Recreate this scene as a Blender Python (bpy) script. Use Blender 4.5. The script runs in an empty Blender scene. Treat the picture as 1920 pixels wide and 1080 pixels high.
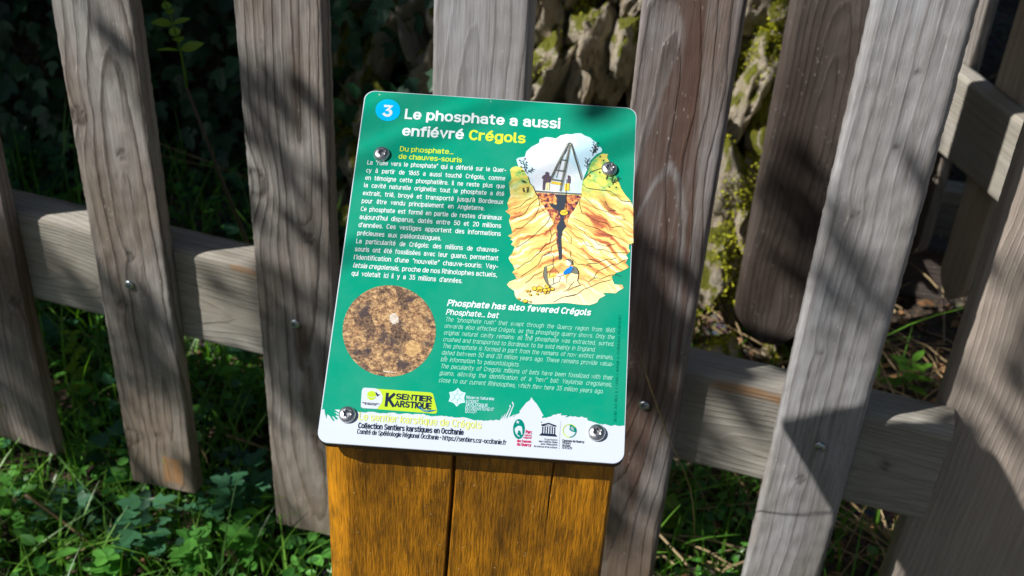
import bpy, math, random
import numpy as np
from mathutils import Vector, Matrix, Quaternion, noise
from mathutils.geometry import tessellate_polygon

random.seed(7)
RNG = np.random.default_rng(11)
C = bpy.context.scene.collection
scene = bpy.context.scene

# ------------------------------------------------------------------ camera
cam_data = bpy.data.cameras.new('camera')
cam = bpy.data.objects.new('camera', cam_data)
C.objects.link(cam)
cam_data.sensor_width = 36.0
cam_data.lens = 45.0
cam_data.clip_start = 0.02
cam_data.clip_end = 500.0
CR = Matrix(((0.95861362, -0.20140196, 0.2012391),
             (0.2805532, 0.54787112, -0.7881162),
             (0.04847506, 0.8119572, 0.58170068)))
cam.matrix_world = Matrix.Translation((0, 0, 1.5)) @ CR.to_4x4()
scene.camera = cam
cam_data.dof.use_dof = True
cam_data.dof.focus_distance = 1.12
cam_data.dof.aperture_fstop = 10.0

# ------------------------------------------------------------------ light
SUN = Vector((-0.580, -0.409, 0.705)).normalized()
world = bpy.data.worlds.new('World')
scene.world = world
world.use_nodes = True
wn = world.node_tree
bg = wn.nodes['Background']
sky = wn.nodes.new('ShaderNodeTexSky')
sky.sky_type = 'NISHITA'
sky.sun_disc = False
sky.sun_elevation = math.asin(SUN.z)
sky.sun_rotation = math.atan2(SUN.x, SUN.y)
wn.links.new(sky.outputs[0], bg.inputs[0])
bg.inputs[1].default_value = 0.05
sl = bpy.data.lights.new('sun', 'SUN')
sl.energy = 5.0
sl.angle = math.radians(0.53)
sl.color = (1.0, 0.965, 0.91)
so = bpy.data.objects.new('sun', sl)
C.objects.link(so)
so.rotation_euler = (-SUN).to_track_quat('-Z', 'Y').to_euler()
scene.view_settings.view_transform = 'Standard'
scene.view_settings.look = 'None'
scene.view_settings.exposure = 0.42
scene.view_settings.gamma = 1.0
scene.render.engine = 'CYCLES'


# ------------------------------------------------------------------ helpers
def new_mat(name):
    m = bpy.data.materials.new(name)
    m.use_nodes = True
    return m, m.node_tree, m.node_tree.nodes['Principled BSDF']


def nd(nt, kind, **kw):
    n = nt.nodes.new(kind)
    for k, v in kw.items():
        setattr(n, k, v)
    return n


def ramp(nt, stops, fac=None, interp='LINEAR'):
    r = nt.nodes.new('ShaderNodeValToRGB')
    r.color_ramp.interpolation = interp
    e = r.color_ramp.elements
    while len(e) < len(stops):
        e.new(0.5)
    for i, (p, c) in enumerate(stops):
        e[i].position = p
        if isinstance(c, (int, float)):
            c = (c, c, c)
        e[i].color = (c[0], c[1], c[2], 1)
    if fac is not None:
        nt.links.new(fac, r.inputs[0])
    return r


def math_n(nt, op, a, b=None, c=None):
    n = nt.nodes.new('ShaderNodeMath')
    n.operation = op
    for i, v in enumerate((a, b, c)):
        if v is None:
            continue
        if isinstance(v, (int, float)):
            n.inputs[i].default_value = v
        else:
            nt.links.new(v, n.inputs[i])
    return n.outputs[0]


def mix(nt, fac, a, b, blend='MIX'):
    n = nt.nodes.new('ShaderNodeMix')
    n.data_type = 'RGBA'
    n.blend_type = blend
    for sock, v in ((n.inputs[0], fac), (n.inputs[6], a), (n.inputs[7], b)):
        if isinstance(v, (int, float)):
            sock.default_value = v
        elif isinstance(v, tuple):
            sock.default_value = (v[0], v[1], v[2], 1)
        else:
            nt.links.new(v, sock)
    return n.outputs[2]


def tex_noise(nt, vec, scale, detail=4, rough=0.55, dist=0.0):
    n = nt.nodes.new('ShaderNodeTexNoise')
    n.inputs['Scale'].default_value = scale
    n.inputs['Detail'].default_value = detail
    n.inputs['Roughness'].default_value = rough
    n.inputs['Distortion'].default_value = dist
    if vec is not None:
        nt.links.new(vec, n.inputs['Vector'])
    return n.outputs[0]


def mapping(nt, vec, scale, loc=(0, 0, 0)):
    n = nt.nodes.new('ShaderNodeMapping')
    n.inputs['Scale'].default_value = scale
    n.inputs['Location'].default_value = loc
    nt.links.new(vec, n.inputs['Vector'])
    return n.outputs[0]


def objcoord(nt):
    return nt.nodes.new('ShaderNodeTexCoord').outputs['Object']


def bump(nt, height, strength, distance, bsdf, prev=None):
    b = nt.nodes.new('ShaderNodeBump')
    b.inputs['Strength'].default_value = strength
    b.inputs['Distance'].default_value = distance
    nt.links.new(height, b.inputs['Height'])
    if prev is not None:
        nt.links.new(prev, b.inputs['Normal'])
    nt.links.new(b.outputs[0], bsdf.inputs['Normal'])
    return b.outputs[0]


def make_mesh(name, V, F, mat=None, parent=None, smooth=False, mats=None, midx=None):
    me = bpy.data.meshes.new(name)
    me.from_pydata([tuple(v) for v in V], [], [tuple(f) for f in F])
    if mat is not None:
        me.materials.append(mat)
    if mats:
        for m in mats:
            me.materials.append(m)
        me.polygons.foreach_set('material_index', np.array(midx, dtype=np.int32))
    if smooth:
        me.polygons.foreach_set('use_smooth', np.ones(len(me.polygons), dtype=bool))
    me.update()
    o = bpy.data.objects.new(name, me)
    C.objects.link(o)
    if parent is not None:
        o.parent = parent
    return o


def tag(o, label=None, cat=None, group=None, kind=None):
    if label:
        o['label'] = label
    if cat:
        o['category'] = cat
    if group:
        o['group'] = group
    if kind:
        o['kind'] = kind
    return o


def empty(name, loc=(0, 0, 0)):
    o = bpy.data.objects.new(name, None)
    o.location = loc
    o.empty_display_size = 0.05
    C.objects.link(o)
    return o


class Bag:
    """collects faces of several little shapes into one mesh"""
    def __init__(self):
        self.V, self.F, self.M, self.n = [], [], [], 0

    def add(self, V, F, m=0):
        self.V.append(np.asarray(V, float))
        for f in F:
            self.F.append(tuple(i + self.n for i in f))
            self.M.append(m)
        self.n += len(V)

    def build(self, name, mats, parent=None, smooth=False):
        V = np.concatenate(self.V)
        return make_mesh(name, V, self.F, parent=parent, smooth=smooth, mats=mats, midx=self.M)


def tube(path, radii, n=6):
    path = [Vector(p) for p in path]
    V, F = [], []
    for i, p in enumerate(path):
        t = (path[min(i + 1, len(path) - 1)] - path[max(i - 1, 0)]).normalized()
        a = t.orthogonal().normalized() if i == 0 else (a - t * a.dot(t)).normalized()
        b = t.cross(a)
        r = radii[i] if hasattr(radii, '__len__') else radii
        for k in range(n):
            an = 2 * math.pi * k / n
            V.append(p + (a * math.cos(an) + b * math.sin(an)) * r)
    for i in range(len(path) - 1):
        for k in range(n):
            F.append((i * n + k, i * n + (k + 1) % n, (i + 1) * n + (k + 1) % n, (i + 1) * n + k))
    F.append(tuple(range(n - 1, -1, -1)))
    F.append(tuple((len(path) - 1) * n + k for k in range(n)))
    return V, F


# ------------------------------------------------------------------ wood
def wood_material(name, light, dark, warm, line=0.85, freq=105.0, rough=0.72, relief=1.0, worn=0.5, stain=(0.33, 0.16, 0.05), foot=0.0, wobble=0.8):
    """weathered softwood: growth rings follow the 'ring' field stored on each board"""
    m, nt, bs = new_mat(name)
    oc = objcoord(nt)
    oi = nt.nodes.new('ShaderNodeObjectInfo')
    shift = math_n(nt, 'MULTIPLY', oi.outputs['Random'], 37.0)
    cmb = nt.nodes.new('ShaderNodeCombineXYZ')
    for i in range(3):
        nt.links.new(shift, cmb.inputs[i])
    va = nt.nodes.new('ShaderNodeVectorMath')
    va.operation = 'ADD'
    nt.links.new(oc, va.inputs[0])
    nt.links.new(cmb.outputs[0], va.inputs[1])
    P = va.outputs[0]
    at = nd(nt, 'ShaderNodeAttribute', attribute_name='ring')
    kt = nd(nt, 'ShaderNodeAttribute', attribute_name='knot')
    st = nd(nt, 'ShaderNodeAttribute', attribute_name='stain')
    wob = tex_noise(nt, mapping(nt, P, (45, 45, 7)), 1.0, 5, 0.6)
    r = math_n(nt, 'ADD', math_n(nt, 'MULTIPLY', at.outputs['Fac'], freq), math_n(nt, 'MULTIPLY', wob, wobble))
    fr = math_n(nt, 'FRACT', r)
    ringc = ramp(nt, [(0.0, 0.0), (0.5, 0.08), (0.74, 0.45), (0.86, 1.0), (0.95, 0.8), (1.0, 0.0)], fr)
    # rings are unevenly strong
    cell = math_n(nt, 'FLOOR', r)
    wn_ = nt.nodes.new('ShaderNodeTexWhiteNoise')
    wn_.noise_dimensions = '1D'
    nt.links.new(cell, wn_.inputs['W'])
    stren = math_n(nt, 'MULTIPLY_ADD', wn_.outputs[0], 0.75, 0.25)
    ring = math_n(nt, 'MULTIPLY', ringc.outputs[0], stren)
    fib = tex_noise(nt, mapping(nt, P, (700, 700, 14)), 1.0, 5, 0.65)
    blot = tex_noise(nt, mapping(nt, P, (9, 9, 3)), 1.0, 5, 0.6)
    blot2 = tex_noise(nt, mapping(nt, P, (30, 30, 12)), 1.0, 4, 0.6)
    streak = tex_noise(nt, mapping(nt, P, (110, 110, 3.0)), 1.0, 4, 0.6)
    base = mix(nt, ramp(nt, [(0.35, 0.0), (0.65, 1.0)], blot).outputs[0], light, warm)
    base = mix(nt, math_n(nt, 'MULTIPLY', ramp(nt, [(0.45, 0.0), (0.75, 1.0)], streak).outputs[0], 0.45), base, dark)
    base = mix(nt, math_n(nt, 'MULTIPLY', ring, line), base, dark)
    base = mix(nt, math_n(nt, 'MULTIPLY', ramp(nt, [(0.30, 1.0), (0.5, 0.0)], fib).outputs[0], 0.5), base, dark)
    base = mix(nt, math_n(nt, 'MULTIPLY', ramp(nt, [(0.52, 0.0), (0.72, 1.0)], fib).outputs[0], worn * 0.5), base,
               tuple(min(1.0, c * 1.45) for c in light))
    base = mix(nt, math_n(nt, 'MULTIPLY', ramp(nt, [(0.55, 0.0), (0.8, 1.0)], blot2).outputs[0], 0.22), base, dark)
    base = mix(nt, math_n(nt, 'MULTIPLY', kt.outputs['Fac'], 0.75), base, tuple(c * 0.55 for c in dark))
    if foot:
        # splashed soil browns the lowest hand's breadth of the boards
        sz = nt.nodes.new('ShaderNodeSeparateXYZ')
        nt.links.new(oc, sz.inputs[0])
        lowz = math_n(nt, 'ADD', sz.outputs[2], math_n(nt, 'MULTIPLY_ADD', blot, 0.2, -0.1))
        base = mix(nt, math_n(nt, 'MULTIPLY', ramp(nt, [(0.02, 1.0), (0.30, 0.0)], lowz).outputs[0], foot), base, (0.20, 0.145, 0.095))
    base = mix(nt, math_n(nt, 'MULTIPLY', st.outputs['Fac'], ramp(nt, [(0.3, 0.5), (0.6, 1.0)], streak).outputs[0]), base, stain)
    spk = nt.nodes.new('ShaderNodeTexVoronoi')
    spk.inputs['Scale'].default_value = 1.0
    nt.links.new(mapping(nt, P, (190, 190, 60)), spk.inputs['Vector'])
    spm = math_n(nt, 'MULTIPLY', ramp(nt, [(0.10, 1.0), (0.17, 0.0)], spk.outputs['Distance']).outputs[0],
                 ramp(nt, [(0.5, 0.0), (0.62, 0.8)], blot2).outputs[0])
    base = mix(nt, math_n(nt, 'MULTIPLY', spm, worn), base, (0.62, 0.60, 0.57))
    nt.links.new(base, bs.inputs['Base Color'])
    bs.inputs['Roughness'].default_value = rough
    bs.inputs['Specular IOR Level'].default_value = 0.45
    h = math_n(nt, 'ADD', math_n(nt, 'MULTIPLY', ringc.outputs[0], 0.8), math_n(nt, 'MULTIPLY', fib, 0.7))
    h = math_n(nt, 'SUBTRACT', h, math_n(nt, 'MULTIPLY', kt.outputs['Fac'], 0.8))
    h = math_n(nt, 'ADD', h, math_n(nt, 'MULTIPLY', blot2, 0.8))
    bump(nt, h, 0.9, 0.0013 * relief, bs)
    return m


def fbm(x, y, z, s=0.0):
    return noise.noise(Vector((x + s, y - s, z + 2.3 * s)))


def poly_dist(px, pz, poly):
    """signed distance to a polygon, positive inside"""
    inside, best = False, 1e9
    n = len(poly)
    for i in range(n):
        x1, z1 = poly[i]
        x2, z2 = poly[(i + 1) % n]
        if (z1 > pz) != (z2 > pz) and px < (x2 - x1) * (pz - z1) / (z2 - z1) + x1:
            inside = not inside
        dx, dz = x2 - x1, z2 - z1
        t = max(0.0, min(1.0, ((px - x1) * dx + (pz - z1) * dz) / (dx * dx + dz * dz + 1e-12)))
        d = (px - x1 - t * dx) ** 2 + (pz - z1 - t * dz) ** 2
        best = min(best, d)
    return math.sqrt(best) * (1 if inside else -1)


def plank(name, length, w, th, mat, parent=None, pith=(0.3, 0.02), tilt=0.0, wav=0.4, knots=(), seed=0.0,
          arris=0.003, slant=0.0, top_slant=0.0, stains=(), rings=1.0, heart=(), flames=(), nf=26, rows=None, rough_edge=0.0006, round_end=0.0):
    """board standing on local z=0, front facing -y, x from 0 to w, y from 0 to th.
    pith: (s0, depth) of the tree centre behind the face; tilt changes depth along the board (cathedral grain);
    knots: (s, t, radius)."""
    rows = rows or max(12, int(length / 0.006))
    prof = []
    a = arris
    for k in range(4):
        an = math.pi / 2 * k / 4
        prof.append((a - a * math.cos(an), a - a * math.sin(an)))
    for k in range(nf + 1):
        prof.append((a + (w - 2 * a) * k / nf, 0.0))
    for k in range(1, 5):
        an = math.pi / 2 * k / 4
        prof.append((w - a + a * math.sin(an), a - a * math.cos(an)))
    for k in range(1, 5):
        prof.append((w, a + (th - a) * k / 4))
    for k in range(1, 6):
        prof.append((w - w * k / 6, th))
    for k in range(0, 4):
        prof.append((0.0, th - (th - a) * k / 4))
    n = len(prof)
    V, ring, knot, stn = [], [], [], []
    s0, dep = pith
    for i in range(rows + 1):
        t = i / rows
        z = length * t
        cx = s0 * w + wav * w * 0.5 * fbm(z * 1.7, seed, 0.0, seed) + 0.008 * fbm(z * 7, seed, 3.0, seed)
        d = dep + tilt * (t - 0.5) + 0.03 * fbm(z * 2.3, 5.0, seed, seed)
        for (x, y) in prof:
            zz = z + slant * (x - w / 2) * max(0.0, 1 - z / 0.05) + top_slant * (x - w / 2) * max(0.0, 1 - (length - z) / 0.05)
            if round_end and z < round_end:
                q = 1 - z / round_end
                x2 = w / 2 + (x - w / 2) * (1 - 0.75 * q * q)
            else:
                x2 = x
            lump = rough_edge * fbm(x * 60, z * 45, y * 60, seed + 4)
            ex = 0.0
            if x < a * 0.5:
                ex = rough_edge * fbm(z * 130, 1, 1, seed)
            elif x > w - a * 0.5:
                ex = -rough_edge * fbm(z * 130, 2, 2, seed)
            r = math.sqrt((x - cx) ** 2 + (d + y) ** 2 + 1e-6)
            kv = 0.0
            for (ks, kz, kr) in knots:
                dx, dz = x - ks * w, z - kz
                q = (dx * dx + 0.35 * dz * dz) / (kr * kr)
                bend = math.exp(-q * 0.35)
                r += (kr * 0.9) * bend * (1 if r > 0.01 else .5)
                q2 = (dx * dx + 0.7 * dz * dz) / (kr * kr)
                rim = math.exp(-((math.sqrt(q2) - 0.75) / 0.22) ** 2)
                kv = max(kv, 0.9 * rim, 0.55 * math.exp(-q2 * 1.6))
                if y <= 1e-6:
                    lump -= 0.0012 * rim * (1 if kr > 0.006 else .5)
            V.append((x2 + ex, y - lump, zz))
            ring.append(r * rings)
            knot.append(kv)
            sv = 0.0
            for (sx0, sx1, sz0, sz1) in stains:
                if y <= 1e-3:
                    q = min((x / w - sx0) * w, (sx1 - x / w) * w, z - sz0, sz1 - z) + 0.004 * fbm(x * 90, z * 60, 1.0, seed)
                    sv = max(sv, 0.75 * max(0.0, min(1.0, q / 0.005)))
            if y <= 1e-3:
                for (poly, depth) in flames:
                    q = poly_dist(x, z, poly)
                    if q > -0.003:
                        sv = max(sv, depth * max(0.0, min(1.0, 0.5 + q / 0.003)))
            for (h0, h1) in heart:
                rw = r + 0.002 * fbm(x * 30, z * 6, 2.0, seed)
                if h0 < rw < h1:
                    sv = max(sv, min(1.0, min(rw - h0, h1 - rw) / 0.0012) * 0.92)
            stn.append(sv)
    F = []
    for i in range(rows):
        for k in range(n):
            F.append((i * n + k, i * n + (k + 1) % n, (i + 1) * n + (k + 1) % n, (i + 1) * n + k))
    F.append(tuple(range(n - 1, -1, -1)))
    F.append(tuple(rows * n + k for k in range(n)))
    o = make_mesh(name, V, F, mat, parent, smooth=True)
    me = o.data
    for nm, arr in (('ring', ring), ('knot', knot), ('stain', stn)):
        at = me.attributes.new(nm, 'FLOAT', 'POINT')
        at.data.foreach_set('value', np.array(arr, dtype=np.float32))
    me.polygons[len(me.polygons) - 1].use_smooth = False
    me.polygons[len(me.polygons) - 2].use_smooth = False
    sharp = me.attributes.new('sharp_edge', 'BOOLEAN', 'EDGE')
    vals = np.zeros(len(me.edges), dtype=bool)
    ev = np.zeros(len(me.edges) * 2, dtype=np.int32)
    me.edges.foreach_get('vertices', ev)
    ev = ev.reshape(-1, 2)
    vals[(ev < n).all(1) | (ev >= rows * n).all(1)] = True
    sharp.data.foreach_set('value', vals)
    return o


W_PICKET = wood_material('weathered_picket_wood', (0.325, 0.318, 0.306), (0.042, 0.029, 0.021), (0.20, 0.16, 0.13), foot=0.6)
W_STAINED = wood_material('stained_picket_wood', (0.315, 0.308, 0.298), (0.042, 0.029, 0.021), (0.20, 0.16, 0.13), foot=0.6, stain=(0.085, 0.055, 0.04))
W_BROWN = wood_material('brown_picket_wood', (0.31, 0.30, 0.31), (0.035, 0.022, 0.016), (0.15, 0.105, 0.082), line=0.7, stain=(0.085, 0.045, 0.032), foot=0.5)
W_SILVER = wood_material('silver_picket_wood', (0.40, 0.405, 0.43), (0.085, 0.07, 0.062), (0.27, 0.25, 0.235), line=0.5, relief=0.4, rough=0.5, wobble=0.5)
W_RAIL = wood_material('rail_wood', (0.36, 0.345, 0.31), (0.12, 0.10, 0.08), (0.29, 0.265, 0.22), line=0.35, freq=190, relief=0.7)
W_POST = wood_material('gate_post_wood', (0.30, 0.25, 0.215), (0.50, 0.43, 0.37), (0.36, 0.30, 0.25), line=0.55, freq=120, relief=0.7, worn=0.6)
W_DARK = wood_material('dark_wood', (0.11, 0.09, 0.08), (0.022, 0.016, 0.014), (0.055, 0.038, 0.03), line=0.5)
W_PALE = wood_material('pale_wood', (0.50, 0.44, 0.36), (0.20, 0.14, 0.10), (0.42, 0.31, 0.22), line=0.35)


def metal(name, col, rough, bumpy=0.3):
    m, nt, bs = new_mat(name)
    oc = objcoord(nt)
    n1 = tex_noise(nt, oc, 900, 4)
    nt.links.new(mix(nt, ramp(nt, [(0.4, 0.0), (0.65, 1.0)], n1).outputs[0], col, tuple(c * 0.6 for c in col)), bs.inputs['Base Color'])
    bs.inputs['Metallic'].default_value = 1.0
    bs.inputs['Roughness'].default_value = rough
    bump(nt, n1, bumpy, 0.0002, bs)
    return m


STEEL = metal('screw_steel', (0.66, 0.66, 0.68), 0.36)
ZINC = metal('zinc_screw', (0.55, 0.60, 0.64), 0.35)


def screw_mesh(R, H, star, nstar=6, mat=STEEL, name='screw', shallow=False):
    """domed head lying on z=0, with a six lobed recess"""
    n = 48
    V, F = [], []
    def sr(an):
        return star * (1 + 0.20 * math.cos(nstar * an))
    levels = [(R * 0.98, 0.0), (R, H * 0.18), (R * 0.97, H * 0.42), (R * 0.88, H * 0.66), (R * 0.74, H * 0.85), (R * 0.58, H * 0.96)]
    for (r, z) in levels:
        for k in range(n):
            an = 2 * math.pi * k / n
            V.append((r * math.cos(an), r * math.sin(an), z))
    for z, f in ((H * 1.0, 1.06), (H * 0.97, 1.0), (H * 0.2, 0.86)):
        for k in range(n):
            an = 2 * math.pi * k / n
            r = sr(an) * f
            V.append((r * math.cos(an), r * math.sin(an), z))
    L = len(levels) + 3
    for i in range(L - 1):
        for k in range(n):
            F.append((i * n + k, i * n + (k + 1) % n, (i + 1) * n + (k + 1) % n, (i + 1) * n + k))
    F.append(tuple((L - 1) * n + k for k in range(n)))
    me = bpy.data.meshes.new(name)
    me.from_pydata(V, [], F)
    me.materials.append(mat)
    me.polygons.foreach_set('use_smooth', np.ones(len(me.polygons), dtype=bool))
    sh = me.attributes.new('sharp_edge', 'BOOLEAN', 'EDGE')
    ev = np.zeros(len(me.edges) * 2, dtype=np.int32)
    me.edges.foreach_get('vertices', ev)
    ev = ev.reshape(-1, 2) // n
    sh.data.foreach_set('value', ((ev >= len(levels)).all(1)))
    me.update()
    return me


# ------------------------------------------------------------------ ground
def soil_material():
    m, nt, bs = new_mat('soil_and_litter')
    oc = objcoord(nt)
    a = tex_noise(nt, oc, 3.0, 6)
    b = tex_noise(nt, oc, 45.0, 6, 0.7)
    v = nt.nodes.new('ShaderNodeTexVoronoi')
    v.inputs['Scale'].default_value = 70
    nt.links.new(oc, v.inputs['Vector'])
    c = ramp(nt, [(0.3, (0.02, 0.014, 0.009)), (0.5, (0.065, 0.043, 0.027)), (0.7, (0.20, 0.13, 0.075))], b)
    c2 = mix(nt, ramp(nt, [(0.45, 0.0), (0.6, 0.6)], a).outputs[0], c.outputs[0], v.outputs['Color'])
    c3 = mix(nt, 0.8, c2, c.outputs[0])
    nt.links.new(c3, bs.inputs['Base Color'])
    bs.inputs['Roughness'].default_value = 0.95
    bump(nt, math_n(nt, 'ADD', b, v.outputs['Distance']), 1.0, 0.02, bs)
    return m


SOIL = soil_material()


def ground_z(x, y):
    z = -0.10 + 0.035 * fbm(x * 1.3, y * 1.3, 0.2) + 0.012 * fbm(x * 6, y * 6, 1.1)
    z += max(0.0, y - 2.6) * 0.10 * min(1.0, max(0.0, (x + 0.2)))
    d = max(abs(x), abs(y)) 
    if d > 6:
        z += min(6.0, (d - 6)) * 0.02
    return z


def make_ground():
    xs = np.concatenate([[-150, -60, -25, -12, -8], np.arange(-5, 4.01, 0.07), [6, 9, 15, 30, 70, 150]])
    ys = np.concatenate([[-150, -60, -25, -10, -5, -2], np.arange(-1, 5.01, 0.07), [7, 10, 18, 35, 80, 150]])
    V = [(x, y, ground_z(x, y)) for y in ys for x in xs]
    nx = len(xs)
    F = [(j * nx + i, j * nx + i + 1, (j + 1) * nx + i + 1, (j + 1) * nx + i) for j in range(len(ys) - 1) for i in range(nx - 1)]
    return make_mesh('ground', V, F, SOIL, smooth=True)


tag(make_ground(), kind='structure')


# ------------------------------------------------------------------ bank and rock face
def bank_y(x, z):
    return 2.46 + 0.22 * z + 0.12 * fbm(x * 1.5, z * 1.5, 9.1) + 0.05 * fbm(x * 5, z * 5, 4.1)


def make_bank():
    xs = np.linspace(-6, 0.06, 90)
    zs = np.linspace(-0.4, 2.6, 50)
    V = [(x, bank_y(x, z), z) for z in zs for x in xs]
    V += [(x, bank_y(x, 2.6) + 3, 2.7) for x in xs]
    nx = len(xs)
    F = [(j * nx + i, j * nx + i + 1, (j + 1) * nx + i + 1, (j + 1) * nx + i) for j in range(len(zs)) for i in range(nx - 1)]
    # closes the right hand end of the bank
    k = len(V)
    for z in zs:
        V.append((0.10, bank_y(0.06, z) + 2.0, z))
    for j in range(len(zs) - 1):
        F.append((j * nx + nx - 1, k + j, k + j + 1, (j + 1) * nx + nx - 1))
    return make_mesh('earth_bank', V, F, SOIL, smooth=True)


tag(make_bank(), kind='structure')


def stone_material():
    m, nt, bs = new_mat('mossy_limestone')
    oc = objcoord(nt)
    oi = nt.nodes.new('ShaderNodeObjectInfo')
    cmb = nt.nodes.new('ShaderNodeCombineXYZ')
    nt.links.new(math_n(nt, 'MULTIPLY', oi.outputs['Random'], 19.0), cmb.inputs[0])
    va = nt.nodes.new('ShaderNodeVectorMath')
    va.operation = 'ADD'
    nt.links.new(oc, va.inputs[0])
    nt.links.new(cmb.outputs[0], va.inputs[1])
    P = va.outputs[0]
    a = tex_noise(nt, P, 2.0, 6)
    b = tex_noise(nt, mapping(nt, P, (9, 9, 3.5)), 1.0, 6, 0.7)
    col = ramp(nt, [(0.24, (0.14, 0.11, 0.08)), (0.33, (0.50, 0.42, 0.31)), (0.55, (0.74, 0.66, 0.52)), (0.68, (0.70, 0.58, 0.40)), (0.8, (0.50, 0.48, 0.44))], b)
    warm = mix(nt, ramp(nt, [(0.4, 0.0), (0.7, 0.5)], a).outputs[0], col.outputs[0], (0.45, 0.27, 0.12))
    geo = nt.nodes.new('ShaderNodeNewGeometry')
    sep = nt.nodes.new('ShaderNodeSeparateXYZ')
    nt.links.new(geo.outputs['Normal'], sep.inputs[0])
    up = math_n(nt, 'ADD', math_n(nt, 'MULTIPLY', sep.outputs[2], 0.35), a)
    up = math_n(nt, 'ADD', up, math_n(nt, 'MULTIPLY', oi.outputs['Random'], 0.22))
    mossm = ramp(nt, [(0.74, 0.0), (0.82, 1.0)], up)
    mosscol = ramp(nt, [(0.3, (0.10, 0.12, 0.008)), (0.7, (0.36, 0.36, 0.02))], b)
    fin = mix(nt, mossm.outputs[0], warm, mosscol.outputs[0])
    nt.links.new(fin, bs.inputs['Base Color'])
    bs.inputs['Roughness'].default_value = 0.9
    b2 = tex_noise(nt, mapping(nt, P, (22, 22, 9)), 1.0, 5, 0.7)
    bump(nt, math_n(nt, 'ADD', b, math_n(nt, 'MULTIPLY', b2, 0.5)), 1.0, 0.03, bs)
    return m


STONE = stone_material()


def stone_mesh(seed):
    import bmesh
    bm = bmesh.new()
    bmesh.ops.create_icosphere(bm, subdivisions=4, radius=1.0)
    rs = random.Random(seed)
    planes = [(Vector((rs.gauss(0, 1), rs.gauss(0, 1), rs.gauss(0, 1))).normalized(), rs.uniform(0.45, 0.8)) for _ in range(14)]
    for v in bm.verts:
        p = v.co.copy()
        for (nrm, dd) in planes:
            k = p.dot(nrm) - dd
            if k > 0:
                p -= nrm * k * 0.97
        q = p * 1.6
        p += p.normalized() * (0.14 * noise.noise(q + Vector((seed, 0, 0))) + 0.10 * noise.noise(q * 3 + Vector((0, seed, 0))) + 0.06 * noise.noise(q * 7.5 + Vector((0, seed, 3)))
                               - 0.16 * max(0.0, 0.25 - abs(noise.noise(Vector((q.x * 2.2, q.y * 2.2, q.z * 0.7)) + Vector((7, seed, 1))))) * 2)
        v.co = p
    me = bpy.data.meshes.new('stone')
    bm.to_mesh(me)
    bm.free()
    me.materials.append(STONE)
    me.polygons.foreach_set('use_smooth', np.ones(len(me.polygons), dtype=bool))
    return me


rock = tag(empty('rock_face', (-0.2, 2.35, -0.1)), 'rugged pale stone face with yellow green moss behind the fence', 'rock wall')
smeshes = [stone_mesh(i + 3) for i in range(7)]
rr = random.Random(5)
zrow = -0.22
ri = 0
while zrow < 1.15:
    hrow = rr.uniform(0.09, 0.17)
    x = -1.05 + (0.05 if ri % 2 else 0)
    while x < 0.06:
        wst = rr.uniform(0.04, 0.085)
        o = bpy.data.objects.new('stone', smeshes[rr.randrange(7)])
        C.objects.link(o)
        o.parent = rock
        cz = zrow + hrow / 2 + rr.uniform(-0.015, 0.015)
        cy = bank_y(x, cz) - 0.13 - rr.uniform(0, 0.05) - 0.25 * max(0.0, 0.35 - cz)
        o.location = Vector((x + wst / 2, cy, cz)) - Vector(rock.location)
        o.rotation_euler = (rr.uniform(-.3, .3), rr.uniform(-.35, .35), rr.uniform(-.5, .5))
        o.scale = (wst * 0.80, rr.uniform(0.08, 0.12), hrow * rr.uniform(0.75, 1.05))
        x += wst * 0.93
    zrow += hrow * 0.92
    ri += 1


for (x, y, z, sx, sy, sz) in ((-0.20, 2.02, -0.03, .09, .08, .12), (-0.09, 1.97, -0.04, .07, .07, .09), (-0.02, 1.93, -0.06, .07, .06, .075), (0.06, 1.95, -0.07, .06, .06, .06),
                              (-0.14, 2.10, 0.10, .08, .07, .11), (-0.05, 2.10, 0.06, .05, .05, .08), (-0.24, 2.13, 0.13, .07, .08, .10), (-0.13, 2.16, 0.26, .06, .06, .11),
                              (-0.22, 2.2, 0.33, .07, .07, .09), (-0.30, 2.02, -0.06, .08, .08, .08), (0.12, 2.0, -0.09, .05, .05, .05), (-0.13, 1.88, -0.09, .05, .05, .04)):
    o = bpy.data.objects.new('stone', smeshes[rr.randrange(7)])
    C.objects.link(o)
    o.parent = rock
    o.location = Vector((x, y, z)) - Vector(rock.location)
    o.rotation_euler = (rr.uniform(-.3, .3), rr.uniform(-.3, .3), rr.uniform(-3, 3))
    o.scale = (sx, sy, sz)


# ------------------------------------------------------------------ leaves
def leaf_material(name, c1, c2, transl=0.5, rough=0.45, clear=0.0):
    m, nt, bs = new_mat(name)
    at = nd(nt, 'ShaderNodeAttribute', attribute_name='tint')
    oc = objcoord(nt)
    n1 = tex_noise(nt, oc, 60, 3)
    f = math_n(nt, 'ADD', math_n(nt, 'MULTIPLY', at.outputs['Fac'], 0.8), math_n(nt, 'MULTIPLY', n1, 0.3))
    f = math_n(nt, 'ADD', f, math_n(nt, 'MULTIPLY_ADD', tex_noise(nt, oc, 5, 2), 1.4, -0.75))
    col = ramp(nt, [(0.1, c1), (0.95, c2)], f)
    nt.links.new(col.outputs[0], bs.inputs['Base Color'])
    bs.inputs['Roughness'].default_value = rough
    out = nt.nodes['Material Output']
    tr = nt.nodes.new('ShaderNodeBsdfTranslucent')
    hs = mix(nt, 1.0, col.outputs[0], (1.3, 1.5, 0.5), 'MULTIPLY')
    nt.links.new(hs, tr.inputs['Color'])
    ms = nt.nodes.new('ShaderNodeMixShader')
    ms.inputs[0].default_value = transl * 0.6
    nt.links.new(bs.outputs[0], ms.inputs[1])
    nt.links.new(tr.outputs[0], ms.inputs[2])
    nt.links.new(ms.outputs[0], out.inputs['Surface'])
    return m


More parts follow.
